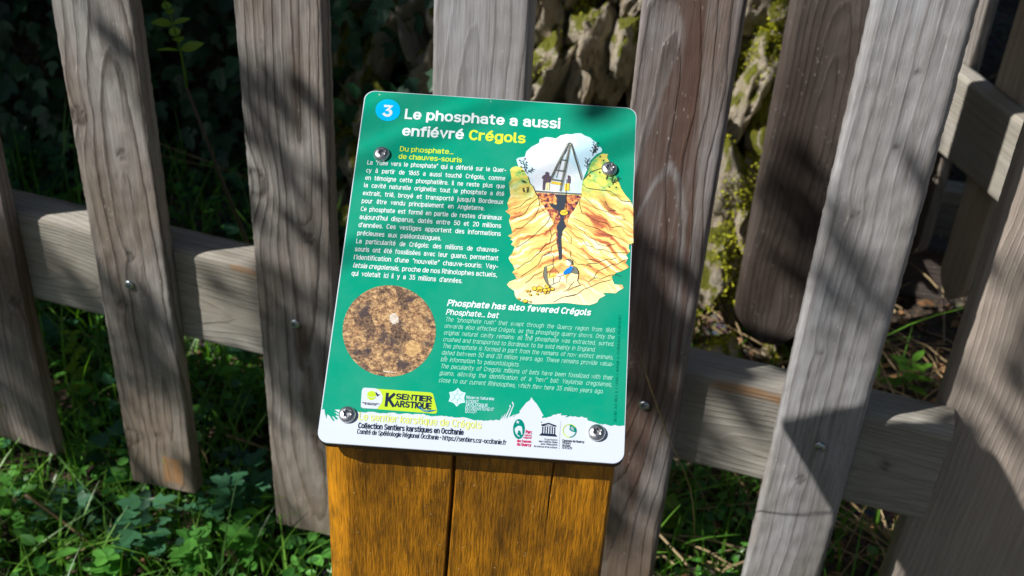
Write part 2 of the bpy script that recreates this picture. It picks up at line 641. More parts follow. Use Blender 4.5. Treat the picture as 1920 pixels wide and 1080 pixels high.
IVY = leaf_material('ivy_leaf', (0.010, 0.040, 0.022), (0.035, 0.12, 0.05), 0.3, 0.5)
GRASS = leaf_material('grass_blade', (0.03, 0.11, 0.012), (0.16, 0.36, 0.04), 0.6, 0.4)
WEED = leaf_material('weed_leaf', (0.025, 0.12, 0.02), (0.13, 0.38, 0.06), 0.55, 0.4)
LOBED = leaf_material('lobed_leaf', (0.015, 0.06, 0.03), (0.06, 0.19, 0.09), 0.4, 0.4)
TREEL = leaf_material('tree_leaf', (0.02, 0.06, 0.012), (0.06, 0.14, 0.03), 0.4, 0.4)
LIME = leaf_material('lime_leaf', (0.12, 0.26, 0.02), (0.28, 0.40, 0.04), 0.6, 0.4)
STRAW = leaf_material('dry_straw', (0.22, 0.15, 0.07), (0.55, 0.42, 0.24), 0.2, 0.6)
LITTER = leaf_material('fallen_leaf', (0.12, 0.055, 0.02), (0.40, 0.22, 0.10), 0.2, 0.7)
BARK, _nt, _bs = new_mat('bark')
_oc = objcoord(_nt)
_n = tex_noise(_nt, mapping(_nt, _oc, (14, 14, 3)), 1.0, 6, 0.7)
_nt.links.new(ramp(_nt, [(0.3, (0.04, 0.03, 0.02)), (0.7, (0.17, 0.13, 0.10))], _n).outputs[0], _bs.inputs['Base Color'])
_bs.inputs['Roughness'].default_value = 0.9
bump(_nt, _n, 1.0, 0.02, _bs)

MOSS = leaf_material('moss', (0.22, 0.23, 0.006), (0.52, 0.52, 0.02), 0.4, 0.8)
# leaf outlines: (x along, y across), centre fold gives a little relief
def leaf_shape(kind):
    if kind == 'ivy':
        o = [(0, 0), (0.10, 0.32), (0.42, 0.50), (0.46, 0.24), (0.75, 0.22), (1.0, 0)]
    elif kind == 'round':
        o = [(0, 0), (0.15, 0.30), (0.45, 0.42), (0.8, 0.30), (1.0, 0)]
    elif kind == 'long':
        o = [(0, 0), (0.2, 0.14), (0.5, 0.20), (0.8, 0.12), (1.0, 0)]
    else:
        o = [(0, 0), (0.22, 0.24), (0.5, 0.30), (0.8, 0.17), (1.0, 0)]
    V = []
    for (x, y) in o:
        V.append((x, y, 0.12 * abs(y) - 0.08 * x * x))
    for (x, y) in o[1:-1]:
        V.append((x, -y, 0.12 * abs(y) - 0.08 * x * x))
    V.append((0.45, 0, -0.03))
    n = len(o)
    ctr = len(V) - 1
    ringi = list(range(n)) + list(range(2 * n - 3, n - 1, -1))
    F = [(ctr, ringi[i], ringi[(i + 1) % len(ringi)]) for i in range(len(ringi))]
    return np.array(V), np.array(F)


def scatter_leaves(name, kind, P, D, N, S, mat, parent=None, tint=None):
    """P positions, D length directions, N normals, S sizes"""
    LV, LF = leaf_shape(kind)
    P, D, N, S = map(np.asarray, (P, D, N, S))
    D = D / (np.linalg.norm(D, axis=1, keepdims=True) + 1e-9)
    B = np.cross(N, D)
    B /= (np.linalg.norm(B, axis=1, keepdims=True) + 1e-9)
    N = np.cross(D, B)
    V = (P[:, None, :] + S[:, None, None] * (LV[None, :, 0:1] * D[:, None, :] + LV[None, :, 1:2] * B[:, None, :] + LV[None, :, 2:3] * N[:, None, :]))
    k, m = V.shape[0], V.shape[1]
    V = V.reshape(-1, 3)
    F = (LF[None] + (np.arange(k) * m)[:, None, None]).reshape(-1, 3)
    return mesh_arrays(name, V, F, mat, parent, np.repeat(RNG.random(k) if tint is None else tint, m))


def mesh_arrays(name, V, F, mat, parent=None, tint=None, smooth=False):
    me = bpy.data.meshes.new(name)
    V = np.asarray(V, dtype=np.float32)
    F = np.asarray(F, dtype=np.int32)
    fs = F.shape[1]
    me.vertices.add(len(V))
    me.vertices.foreach_set('co', V.ravel())
    me.loops.add(F.size)
    me.loops.foreach_set('vertex_index', F.ravel())
    me.polygons.add(len(F))
    me.polygons.foreach_set('loop_start', np.arange(len(F), dtype=np.int32) * fs)
    me.polygons.foreach_set('use_smooth', np.full(len(F), smooth))
    me.materials.append(mat)
    me.update(calc_edges=True)
    if tint is not None:
        a = me.attributes.new('tint', 'FLOAT', 'POINT')
        a.data.foreach_set('value', np.asarray(tint, dtype=np.float32))
    o = bpy.data.objects.new(name, me)
    C.objects.link(o)
    if parent is not None:
        o.parent = parent
    return o


def rand_unit(n):
    v = RNG.normal(size=(n, 3))
    return v / np.linalg.norm(v, axis=1, keepdims=True)


def make_moss():
    spots = [(-0.10, 1.90, 0.02, .05, .04, .05), (-0.03, 1.87, -0.02, .06, .05, .05), (0.04, 1.88, -0.05, .05, .05, .05), (-0.08, 2.00, 0.12, .035, .03, .06),
             (-0.06, 2.03, 0.20, .03, .03, .06), (-0.13, 2.03, 0.22, .03, .03, .05), (-0.07, 2.08, 0.30, .035, .03, .05), (-0.16, 2.08, 0.34, .03, .03, .05),
             (-0.50, 2.16, 0.56, .03, .03, .08), (-0.42, 2.2, 0.60, .02, .02, .07), (-0.33, 2.16, 0.40, .035, .03, .03), (-0.25, 2.16, 0.47, .03, .03, .03),
             (-0.10, 2.12, 0.50, .03, .03, .05), (-0.55, 2.12, 0.38, .03, .03, .05), (-0.17, 1.95, 0.02, .04, .04, .04)]
    P, Nn = [], []
    bpy.context.view_layer.update()
    for st in rock.children:
        co = np.zeros(len(st.data.vertices) * 3)
        st.data.vertices.foreach_get('co', co)
        co = co.reshape(-1, 3)
        M = np.array(st.matrix_world)
        w = co @ M[:3, :3].T + M[:3, 3]
        nn = co @ np.linalg.inv(M[:3, :3])
        nn /= np.linalg.norm(nn, axis=1, keepdims=True)
        k = (nn[:, 1] < 0.25) | (nn[:, 2] > 0.5)
        w, nn = w[k], nn[k]
        f = np.array([0.75 * fbm(p[0] * 7, p[1] * 7, p[2] * 4, 1.7) + 0.35 * fbm(p[0] * 22, p[1] * 22, p[2] * 16, 4.7) for p in w]) + 0.12 * nn[:, 2] - 0.22
        for (x, y, z, a, b_, c_) in spots:
            q = ((w[:, 0] - x) / (a * 1.1)) ** 2 + ((w[:, 2] - z) / (c_ * 1.1)) ** 2
            f += 0.55 * np.exp(-q)
        k = f > 0.12
        P.append(w[k])
        Nn.append(nn[k])
    P, Nn = np.concatenate(P), np.concatenate(Nn)
    P = np.repeat(P, 2, axis=0)
    Nn = np.repeat(Nn, 2, axis=0)
    n = len(P)
    P = P + RNG.normal(0, 0.0018, (n, 3)) + Nn * RNG.uniform(0, 0.006, n)[:, None] - np.array(rock.location)
    m = scatter_leaves('moss', 'oval', P, Nn + 0.9 * rand_unit(n), rand_unit(n) + 0.3 * Nn, RNG.uniform(0.004, 0.008, n), MOSS, rock)
    m['kind'] = 'stuff'


make_moss()


# ivy hanging over the bank at the left
def make_ivy():
    root = tag(empty('ivy', (-1.8, 2.3, -0.1)), 'dense dark ivy covering the shaded bank left of the sign', 'ivy')
    n = 15000
    x = RNG.uniform(-4.6, -0.55, n)
    z = RNG.uniform(-0.25, 2.4, n)
    keep = RNG.random(n) < np.clip((-0.62 - x) / 0.35 + 0.12 * np.sin(z * 9), 0.0, 1)
    x, z = x[keep], z[keep]
    n = len(x)
    lump = np.array([fbm(a * 3, b * 3, 7.7) for a, b in zip(x, z)])
    y = np.array([bank_y(a, b) for a, b in zip(x, z)]) - 0.03 - RNG.random(n) * 0.22 - 0.25 * np.clip(lump, 0, 1)
    N = np.tile(np.array([0.0, -1.0, 0.35]), (n, 1)) + 0.55 * rand_unit(n)
    D = np.tile(np.array([0.0, -0.2, -1.0]), (n, 1)) + 0.7 * rand_unit(n)
    P = np.stack([x, y, z], 1) - np.array(root.location)
    f = scatter_leaves('foliage', 'ivy', P, D, N, RNG.uniform(0.035, 0.065, n), IVY, root)
    f['kind'] = 'stuff'
    b = Bag()
    for i in range(16):
        x0 = RNG.uniform(-3.5, -0.75)
        pts = []
        for k in range(14):
            z0 = -0.2 + k * 0.17
            xx = x0 + 0.12 * fbm(k * 0.5, i, 0.3)
            pts.append(Vector((xx, bank_y(xx, z0) - 0.03, z0)) - Vector(root.location))
        b.add(*tube(pts, 0.008))
    b.build('stem', [BARK], root)


make_ivy()


def blades(name, n, region, hgt, wid, mat, lean=0.5, parent=None, dens=None, seg=4, upright=1.0):
    """curved grass blades as strips"""
    x = RNG.uniform(region[0], region[1], n)
    y = RNG.uniform(region[2], region[3], n)
    if dens is not None:
        k = dens(x, y) > RNG.random(n)
        x, y = x[k], y[k]
        n = len(x)
    z = np.array([ground_z(a, b) for a, b in zip(x, y)]) - 0.005
    h = RNG.uniform(hgt[0], hgt[1], n) * (0.6 + 0.4 * RNG.random(n))
    w = RNG.uniform(wid[0], wid[1], n)
    az = RNG.uniform(0, 2 * np.pi, n)
    ln = RNG.random(n) * lean
    dx, dy = np.cos(az), np.sin(az)
    sx, sy = -dy, dx
    V = np.zeros((n, (seg + 1) * 2, 3), dtype=np.float32)
    tw = RNG.normal(0, 0.4, n)
    for i in range(seg + 1):
        t = i / seg
        out = h * ln * (t ** 1.8) * 1.3
        zz = z + h * upright * (t - 0.38 * ln * t * t)
        ww = w * (1 - t ** 2.2 * 0.95)
        ca = np.cos(tw * t)
        for sgn, j in ((-1, 0), (1, 1)):
            V[:, i * 2 + j, 0] = x + dx * out + sgn * sx * ww * 0.5 * ca
            V[:, i * 2 + j, 1] = y + dy * out + sgn * sy * ww * 0.5 * ca
            V[:, i * 2 + j, 2] = zz + sgn * ww * 0.2 * np.sin(tw * t)
    q = np.array([(2 * i, 2 * i + 1, 2 * i + 3, 2 * i + 2) for i in range(seg)])
    F = (q[None] + (np.arange(n) * (seg + 1) * 2)[:, None, None]).reshape(-1, 4)
    o = mesh_arrays(name, V.reshape(-1, 3), F, mat, parent, np.repeat(RNG.random(n), (seg + 1) * 2), smooth=True)
    return o


def dleft(x, y):
    return np.where((y > 1.72) & (x > -0.40), 0.12, 1.0) * np.clip(1.15 - 0.9 * (x + 0.1) / 0.4, 0.16, 1.0) * np.clip((2.7 - y) / 0.8, 0.1, 1)


tag(blades('grass', 17000, (-2.6, 0.7, 0.3, 2.5), (0.05, 0.17), (0.003, 0.007), GRASS, 0.9, dens=dleft), 'green grass growing under and behind the fence', 'grass', kind='stuff')
tag(blades('tall_grass', 700, (-1.6, -0.4, 0.9, 1.5), (0.12, 0.26), (0.003, 0.006), GRASS, 1.0, dens=dleft, seg=6), 'long thin grass blades arching under the board ends', 'grass', kind='stuff')
tag(blades('tall_grass', 1500, (-2.2, 0.4, 1.35, 2.3), (0.15, 0.36), (0.004, 0.007), GRASS, 0.8, dens=dleft, seg=6), 'long green grass blades rising behind the rail', 'grass', kind='stuff')


def make_cover():
    """clover and small round leaved weeds"""
    n = 10000
    x = RNG.uniform(-2.4, 0.5, n)
    y = RNG.uniform(0.4, 2.3, n)
    cl = np.array([fbm(a * 4, b * 4, 3.3) for a, b in zip(x, y)])
    k = (cl > -0.25) & (dleft(x, y) > RNG.random(n))
    x, y, cl = x[k], y[k], cl[k]
    n = len(x)
    z = np.array([ground_z(a, b) for a, b in zip(x, y)]) + RNG.random(n) ** 1.5 * 0.13 * (0.5 + np.clip(cl + .3, 0, 1))
    N = np.tile(np.array([-0.2, -0.2, 1.0]), (n, 1)) + 0.5 * rand_unit(n)
    D = rand_unit(n) * np.array([1, 1, 0.25])
    o = scatter_leaves('ground_cover', 'round', np.stack([x, y, z], 1), D, N, RNG.uniform(0.008, 0.026, n), WEED)
    tag(o, 'low leafy weeds and clover among the grass', 'weeds', kind='stuff')


make_cover()


def make_sprigs():
    """mixed leafy sprigs standing among the grass"""
    P, D, N, S = [], [], [], []
    rs = random.Random(21)
    for i in range(330):
        x, y = rs.uniform(-1.9, -0.35), rs.uniform(0.8, 2.2)
        z = ground_z(x, y)
        h = rs.uniform(0.05, 0.17)
        sz = rs.uniform(0.018, 0.038)
        lx, ly = rs.uniform(-.04, .04), rs.uniform(-.04, .04)
        for k in range(rs.randint(5, 11)):
            t = 0.35 + 0.65 * rs.random()
            an = rs.uniform(0, 6.28)
            P.append((x + lx * t + 0.01 * math.cos(an), y + ly * t + 0.01 * math.sin(an), z + h * t))
            D.append((math.cos(an), math.sin(an), 0.25))
            N.append((rs.uniform(-.3, .3), rs.uniform(-.3, .3), 1.0))
            S.append(sz * rs.uniform(0.7, 1.1))
    h = len(P) // 2
    o = scatter_leaves('leafy_undergrowth', 'oval', P[:h], D[:h], N[:h], S[:h], WEED)
    tag(o, 'mixed leafy green sprigs crowding the ground at the lower left', 'weeds', kind='stuff')
    o = scatter_leaves('lobed_undergrowth', 'ivy', P[h:], D[h:], N[h:], np.array(S[h:]) * 1.25, LOBED)
    tag(o, 'dull blue green lobed leaves mixed in the undergrowth', 'weeds', kind='stuff')


make_sprigs()


def make_litter():
    n = 5000
    x = RNG.uniform(-1.0, 1.2, n)
    y = RNG.uniform(0.8, 3.6, n)
    k = np.clip((x + 0.5), 0.05, 1) > RNG.random(n)
    x, y = x[k], y[k]
    n = len(x)
    z = np.array([ground_z(a, b) for a, b in zip(x, y)]) + 0.004 + RNG.random(n) * 0.012
    N = np.tile(np.array([0, 0, 1.0]), (n, 1)) + 0.5 * rand_unit(n)
    o = scatter_leaves('leaf_litter', 'oval', np.stack([x, y, z], 1), rand_unit(n) * np.array([1, 1, .2]), N, RNG.uniform(0.012, 0.035, n), LITTER)
    tag(o, 'brown fallen leaves and crumbs on the bare soil', 'leaf litter', kind='stuff')


make_litter()


def straw_curve(name, pts, r, mat=STRAW, label=None, cat='stalk', group=None):
    P = [Vector(p) for p in pts]
    path = []
    m = 14
    for i in range(m + 1):
        t = i / m * (len(P) - 1)
        k = min(int(t), len(P) - 2)
        f = t - k
        p0, p1, p2, p3 = P[max(k - 1, 0)], P[k], P[k + 1], P[min(k + 2, len(P) - 1)]
        path.append(0.5 * ((2 * p1) + (p2 - p0) * f + (2 * p0 - 5 * p1 + 4 * p2 - p3) * f * f + (3 * p1 - p0 - 3 * p2 + p3) * f ** 3))
    V, F = tube(path, [r * (1 - 0.6 * i / m) for i in range(m + 1)], 5)
    o = make_mesh(name, V, F, mat, smooth=True)
    if label:
        tag(o, label, cat, group)
    return o


def make_straw():
    b = Bag()
    rs = random.Random(3)
    for i in range(900):
        x, y = rs.uniform(-1.9, 0.55), rs.uniform(1.1, 2.4)
        if x < -0.25 and rs.random() < 0.8:
            continue
        z = ground_z(x, y)
        az, el, L = rs.uniform(0, 6.28), rs.uniform(-0.05, 0.5), rs.uniform(0.08, 0.34)
        p0 = Vector((x, y, z + rs.uniform(0.005, 0.05)))
        d = Vector((math.cos(az) * math.cos(el), math.sin(az) * math.cos(el), math.sin(el)))
        sag = rs.uniform(0, 0.08)
        pts = [p0 + d * L * t + Vector((0, 0, -sag * t * t)) + Vector((0.01 * fbm(t * 3, i, 0), 0.01 * fbm(t * 3, 0, i), 0)) for t in (0, .25, .5, .75, 1)]
        b.add(*tube(pts, [0.0019, 0.0018, 0.0016, 0.0013, 0.0008], 4))
    o = b.build('dry_straw', [STRAW])
    a = o.data.attributes.new('tint', 'FLOAT', 'POINT')
    a.data.foreach_set('value', RNG.random(len(o.data.vertices) // 20 + 1).repeat(20)[:len(o.data.vertices)].astype(np.float32))
    tag(o, 'pale dry straw lying across the ground below the rail', 'straw', kind='stuff')


make_straw()

straw_curve('dry_stalk', [(-1.08, 1.20, 0.02), (-1.0, 1.20, -0.035), (-0.93, 1.18, -0.07), (-0.84, 1.14, -0.10)], 0.0028,
            label='long curved dry stalk in the grass at the lower left corner', cat='stalk')
straw_curve('dry_stalk', [(-0.84, 1.42, 0.03), (-0.75, 1.42, 0.02), (-0.62, 1.42, 0.012)], 0.0028,
            label='straight dry stalk poking out left of the second board from the sign', cat='stalk')
straw_curve('dry_stalk', [(-0.76, 1.25, -0.03), (-0.70, 1.21, -0.06), (-0.60, 1.16, -0.09)], 0.0026,
            label='dry stalk beside the orange post foot, above sunlit grass', cat='stalk')
straw_curve('green_stalk', [(-1.12, 1.32, 0.02), (-1.03, 1.28, -0.02), (-0.92, 1.24, -0.06), (-0.82, 1.2, -0.08)], 0.0024, GRASS,
            label='pale green stem slanting through the weeds below the hanging board ends', cat='stalk')
straw_curve('green_stalk', [(-0.86, 1.50, 0.18), (-0.862, 1.5, 0.33), (-0.83, 1.50, 0.375), (-0.78, 1.49, 0.36), (-0.72, 1.47, 0.32)], 0.0018, GRASS,
            label='bent thin grass stem rising behind the rail between two boards', cat='stalk')
straw_curve('dry_stalk', [(-0.135, 1.10, 0.64), (-0.10, 1.18, 0.47), (-0.06, 1.28, 0.28), (-0.04, 1.33, 0.1)], 0.0009,
            label='very thin thread like stalk hanging from the lower right sign corner', cat='stalk')

def weed_plant(name, base, hgt, pairs, size, label, mat=WEED, kind='oval', bend=(0.1, 0.0), cat='plant', whorl=2):
    root = tag(empty(name, base), label, cat)
    pts = [Vector((bend[0] * t * t, bend[1] * t * t, hgt * t)) for t in [i / 8 for i in range(9)]]
    V, F = tube(pts, [0.0022 - 0.0014 * i / 8 for i in range(9)], 5)
    make_mesh('stem', V, F, mat, root, smooth=True)
    LV, LF = leaf_shape(kind)
    a0 = random.random() * 6
    for k in range(pairs):
        t = 0.2 + 0.8 * (k + 1) / pairs
        p = Vector((bend[0] * t * t, bend[1] * t * t, hgt * t))
        for s in range(whorl):
            an = a0 + (k * 1.57 if whorl < 3 else k * 0.6) + s * 2 * math.pi / whorl
            D = Vector((math.cos(an), math.sin(an), 0.25)).normalized()
            N = Vector((0, 0, 1)) + Vector((random.uniform(-.3, .3), random.uniform(-.3, .3), 0))
            B = N.cross(D).normalized()
            N = D.cross(B)
            sz = size * (1.15 - 0.5 * t) * random.uniform(0.85, 1.1)
            VV = [p + (D * v[0] + B * v[1] + N * v[2]) * sz for v in LV]
            o = make_mesh('leaf', VV, [tuple(f) for f in LF], mat, root)
            at = o.data.attributes.new('tint', 'FLOAT', 'POINT')
            at.data.foreach_set('value', np.full(len(VV), random.uniform(0.4, 1.0), dtype=np.float32))
    return root


def gz(x, y):
    return (x, y, ground_z(x, y) - 0.005)


weed_plant('leafy_weed', gz(-1.16, 1.48), 0.24, 8, 0.030, 'upright sunlit sprig with paired round leaves between the two left board ends', LIME, 'round', (0.02, -0.02))
weed_plant('leafy_weed', gz(-0.80, 1.22), 0.13, 5, 0.050, 'bright broad leaved weed under the second hanging board end', WEED, 'oval', (0.01, -0.02), whorl=3)
weed_plant('leafy_weed', gz(-0.72, 1.27), 0.11, 4, 0.050, 'grey green broad leaved weed just left of the orange post', WEED, 'ivy', (-0.02, -0.02), whorl=4)
weed_plant('leafy_weed', gz(-0.92, 1.16), 0.09, 4, 0.040, 'small rosette weed at the bottom edge beside the long dry stalk', WEED, 'round', (0.0, 0.0), whorl=4)
weed_plant('leafy_weed', gz(-0.75, 1.50), 0.16, 5, 0.042, 'shaded weed with pointed leaves behind the gap right of the second board', WEED, 'oval', (0.02, 0.0), whorl=3)
weed_plant('leafy_weed', gz(-1.06, 1.28), 0.07, 3, 0.055, 'dull blue green rosette in shade below the leftmost board ends', IVY, 'ivy', (0.0, 0.0), whorl=4)
weed_plant('leafy_weed', gz(-0.105, 1.57), 0.07, 3, 0.032, 'small bright green seedling in dry straw right of the sign post', LIME, 'round', (0.0, 0.0), whorl=4)
weed_plant('leafy_weed', gz(-0.055, 1.55), 0.05, 3, 0.026, 'tiny green seedling beside the brighter one in the straw', WEED, 'round', (0.0, 0.0), whorl=4)
weed_plant('grass_tuft', gz(0.27, 2.07), 0.09, 4, 0.07, 'small bright grass tuft on bare soil near the right end of the rail', GRASS, 'long', (0.0, 0.0), whorl=3)
sap = weed_plant('sapling', (-0.95, 1.60, 0.57), 0.20, 7, 0.035, 'slender sapling with lime green leaf tips at the top between the two left boards', LIME, 'oval', (-0.02, -0.03))
V, F = tube([(0.05, 0.16, -0.70), (0.045, 0.12, -0.45), (0.02, 0.05, -0.2), (0.0, 0.0, 0.0)], [0.004, 0.0035, 0.003, 0.0022], 6)
make_mesh('stem', V, F, BARK, sap, smooth=True)


# ------------------------------------------------------------------ trees that give the shade
def leafy_crown(name, centres, parent, per, size, mat, kind='oval'):
    P = []
    for (c, r) in centres:
        n = int(per * (r[0] * r[1] * r[2]) ** (2 / 3.0))
        u = rand_unit(n) * (RNG.random(n) ** (1 / 2.4))[:, None]
        P.append(np.array(c)[None] + u * np.array(r)[None])
    P = np.concatenate(P)
    n = len(P)
    N = rand_unit(n) * 0.8 + np.array([0, 0, 0.8])
    D = rand_unit(n) + np.array([0, 0, -0.4])
    f = scatter_leaves(name, kind, P, D, N, RNG.uniform(size[0], size[1], n), mat, parent)
    f['kind'] = 'stuff'
    return f


def make_shade_shrub():  # unseen shrub, added and shaped to keep the sun off the left bank
    base = Vector((-3.3, 2.3, -0.1))
    root = tag(empty('added_shade_shrub', base), 'unseen leafy shrub added beyond the left end of the fence to shade the bank', 'shrub')
    b = Bag()
    rs = random.Random(8)
    cs = []
    for i in range(34):
        c = Vector((rs.uniform(-3.9, -2.75), rs.uniform(1.35, 3.4), rs.uniform(0.5, 3.0)))
        cs.append((c - base, (0.5, 0.5, 0.45)))
        mid = base.lerp(c, 0.5) + Vector((rs.uniform(-.2, .2), rs.uniform(-.2, .2), 0))
        b.add(*tube([Vector((0, 0, 0)), mid - base, c - base], [0.035, 0.02, 0.008]))
    for i in range(22):
        c = Vector((rs.uniform(-3.7, -2.45), rs.uniform(1.05, 1.6), rs.uniform(1.0, 2.7)))
        cs.append((c - base, (0.33, 0.33, 0.33)))
        b.add(*tube([Vector((0, 0, 0)), base.lerp(c, 0.5) - base, c - base], [0.025, 0.015, 0.006]))
    b.build('trunk', [BARK], root)
    leafy_crown('crown', cs, root, 3000, (0.05, 0.085), TREEL)


make_shade_shrub()


def make_shade_tree():
    base = Vector((-4.6, -3.2, -0.1))
    root = tag(empty('tree', base), 'tree outside the frame behind the viewer casting dappled shade', 'tree')
    dist = 3.4
    # (spot that lies in shade, radius of the leaf cluster)
    spots = [((-1.13, 1.3, 0.35), (.10, .10, .22)), ((-0.93, 1.3, 0.33), (.10, .08, .09)), ((-0.80, 1.3, 0.30), (.06, .06, .06)),
             ((-0.66, 1.3, 0.42), (.10, .08, .12)), ((-0.60, 1.3, 0.28), (.08, .08, .08)),
             ((-0.13, 1.3, 0.57), (.07, .07, .09)), ((-0.13, 1.3, 0.45), (.09, .08, .10)), ((-0.20, 1.3, 0.24), (.05, .05, .10)),
             ((0.11, 1.3, 0.64), (.06, .05, .05)), ((0.05, 1.3, 0.66), (.05, .05, .04)),
             ((0.03, 2.0, 0.30), (.11, .09, .18)), ((0.33, 1.37, 0.60), (.05, .05, .12)),
             ((-0.78, 2.3, 0.45), (.12, .12, .18)),
             ((-1.3, 1.4, 0.05), (.12, .12, .1)), ((-1.12, 1.20, -0.1), (.15, .12, .12)), ((-0.62, 1.35, -0.1), (.05, .08, .05)), ((-0.98, 1.45, -0.1), (.12, .10, .10)), ((-0.78, 1.52, -0.1), (.10, .12, .10)), ((-1.30, 1.05, -0.1), (.15, .14, .12)), ((-0.90, 1.32, -0.1), (.07, .06, .06)), ((-0.70, 1.36, -0.1), (.05, .05, .05)), ((0.0, 1.75, -0.1), (.15, .12, .04)), ((0.3, 2.6, 0.1), (.2, .1, .1))]
    b = Bag()
    hub = Vector((-4.1, -1.9, 2.9))
    b.add(*tube([Vector((0, 0, 0)), Vector((0.1, 0.4, 1.2)), hub - base], [0.17, 0.13, 0.08], 10))
    cs = []
    for i, (s, r) in enumerate(spots):
        c = Vector(s) + SUN * (dist + 0.5 * math.sin(i * 2.1))
        cs.append((c - base, r))
        mid = hub.lerp(c, 0.5) + Vector((0, 0, 0.18))
        b.add(*tube([hub - base, mid - base, c - base], [0.022, 0.008, 0.003]))
    # the rest of the crown, above and behind the viewer
    rs = random.Random(4)
    for i in range(26):
        c = Vector((rs.uniform(-4.5, -1.5), rs.uniform(-7.0, -4.6), rs.uniform(3.0, 5.0)))
        cs.append((c - base, (0.6, 0.6, 0.45)))
        b.add(*tube([hub - base, hub.lerp(c, 0.5) - base + Vector((0, 0, .2)), c - base], [0.04, 0.02, 0.006]))
    b.build('trunk', [BARK], root)
    leafy_crown('crown', cs, root, 6500, (0.035, 0.06), TREEL)


make_shade_tree()


def make_sky_shading_tree():  # unseen tree, added so that its crown cuts the sky light
    base = Vector((3.6, -1.6, -0.1))
    root = tag(empty('tree', base), 'unseen broad tree added at the right to dim the sky light from overhead', 'tree')
    rs = random.Random(14)
    b = Bag()
    hub = Vector((2.9, -1.3, 2.9))
    b.add(*tube([Vector((0, 0, 0)), Vector((-0.2, 0.1, 1.4)), hub - base], [0.2, 0.15, 0.1], 10))
    cs = []
    for i in range(58):
        c = Vector((rs.uniform(-0.35, 4.6), rs.uniform(-4.5, 3.4), rs.uniform(3.3, 4.9)))
        cs.append((c - base, (0.6, 0.6, 0.4)))
        b.add(*tube([hub - base, hub.lerp(c, 0.5) - base + Vector((0, 0, .15)), c - base], [0.05, 0.025, 0.008]))
    b.build('trunk', [BARK], root)
    leafy_crown('crown', cs, root, 1500, (0.06, 0.10), TREEL)


make_sky_shading_tree()


# ------------------------------------------------------------------ the near fence
zinc_mesh = screw_mesh(0.0075, 0.0035, 0.0030, 6, ZINC, 'screw')
FY = 1.30
fence = tag(empty('picket_fence', (-0.5, 1.325, -0.1)), 'weathered grey wooden picket fence with one thick rail behind the sign', 'fence')
FL = Vector(fence.location)


def picket(x0, x1, z0, z1, mat, screw=None, **kw):
    o = plank('picket', z1 - z0, x1 - x0, 0.024, mat, fence, **kw)
    o.location = Vector((x0, FY, z0)) - FL
    if screw:
        for (sx, sz) in screw:
            s = bpy.data.objects.new('screw', zinc_mesh)
            C.objects.link(s)
            s.parent = o
            s.location = (sx - x0, -0.0006, sz - z0)
            s.rotation_euler = (math.pi / 2, 0, 0)
    return o


picket(-1.455, -1.342, 0.0, 1.20, W_PICKET, [(-1.40, 0.405)], pith=(0.2, 0.03), tilt=-0.06, seed=1.0)
picket(-1.203, -1.087, 0.02, 1.20, W_BROWN, [(-1.14, 0.405)], pith=(0.9, 0.02), tilt=0.05, seed=2.1, wav=0.8, slant=-0.1, knots=[(0.85, 0.30, 0.008)])
picket(-0.951, -0.836, 0.004, 1.20, W_PICKET, [(-0.899, 0.406)], pith=(0.38, 0.012), tilt=0.06, wav=0.9, seed=3.7, slant=0.06, arris=0.004, rings=0.7,
       knots=[(0.12, 0.665, 0.013), (0.62, 0.62, 0.007), (0.52, 0.452, 0.007), (0.12, 0.095, 0.016), (0.55, 0.11, 0.007), (0.30, 0.36, 0.008)],
       stains=[(0.52, 0.86, 0.012, 0.072)], rough_edge=0.0012)
picket(-0.697, -0.582, -0.01, 1.20, W_STAINED, [(-0.641, 0.403)], pith=(0.62, 0.022), tilt=-0.07, wav=0.35, seed=5.2, slant=0.03,
       knots=[(0.72, 0.56, 0.008), (0.10, 0.63, 0.020), (0.68, 0.20, 0.007)], rough_edge=0.001, arris=0.004, rings=0.8,
       flames=[([(0.0693, 0.3409), (0.0774, 0.3382), (0.0848, 0.3005), (0.0903, 0.23), (0.0938, 0.1224), (0.0814, 0.1408), (0.0707, 0.1922), (0.059, 0.2521), (0.0563, 0.2822), (0.0624, 0.3192)], 0.55),
               ([(0.0507, 0.408), (0.0728, 0.4138), (0.0729, 0.3662), (0.066, 0.3252), (0.0564, 0.3324), (0.0519, 0.3702)], 0.8),
               ([(0.0805, 0.8823), (0.086, 0.8711), (0.0898, 0.8374), (0.0891, 0.7948), (0.0841, 0.75), (0.0755, 0.7244), (0.0706, 0.7399), (0.0695, 0.7839), (0.073, 0.8344), (0.077, 0.8695)], 0.45)])
picket(-0.445, -0.329, 0.0, 1.20, W_SILVER, [(-0.387, 0.40)], pith=(0.42, 0.010), tilt=-0.10, wav=0.2, seed=6.9, rings=0.55, arris=0.006)
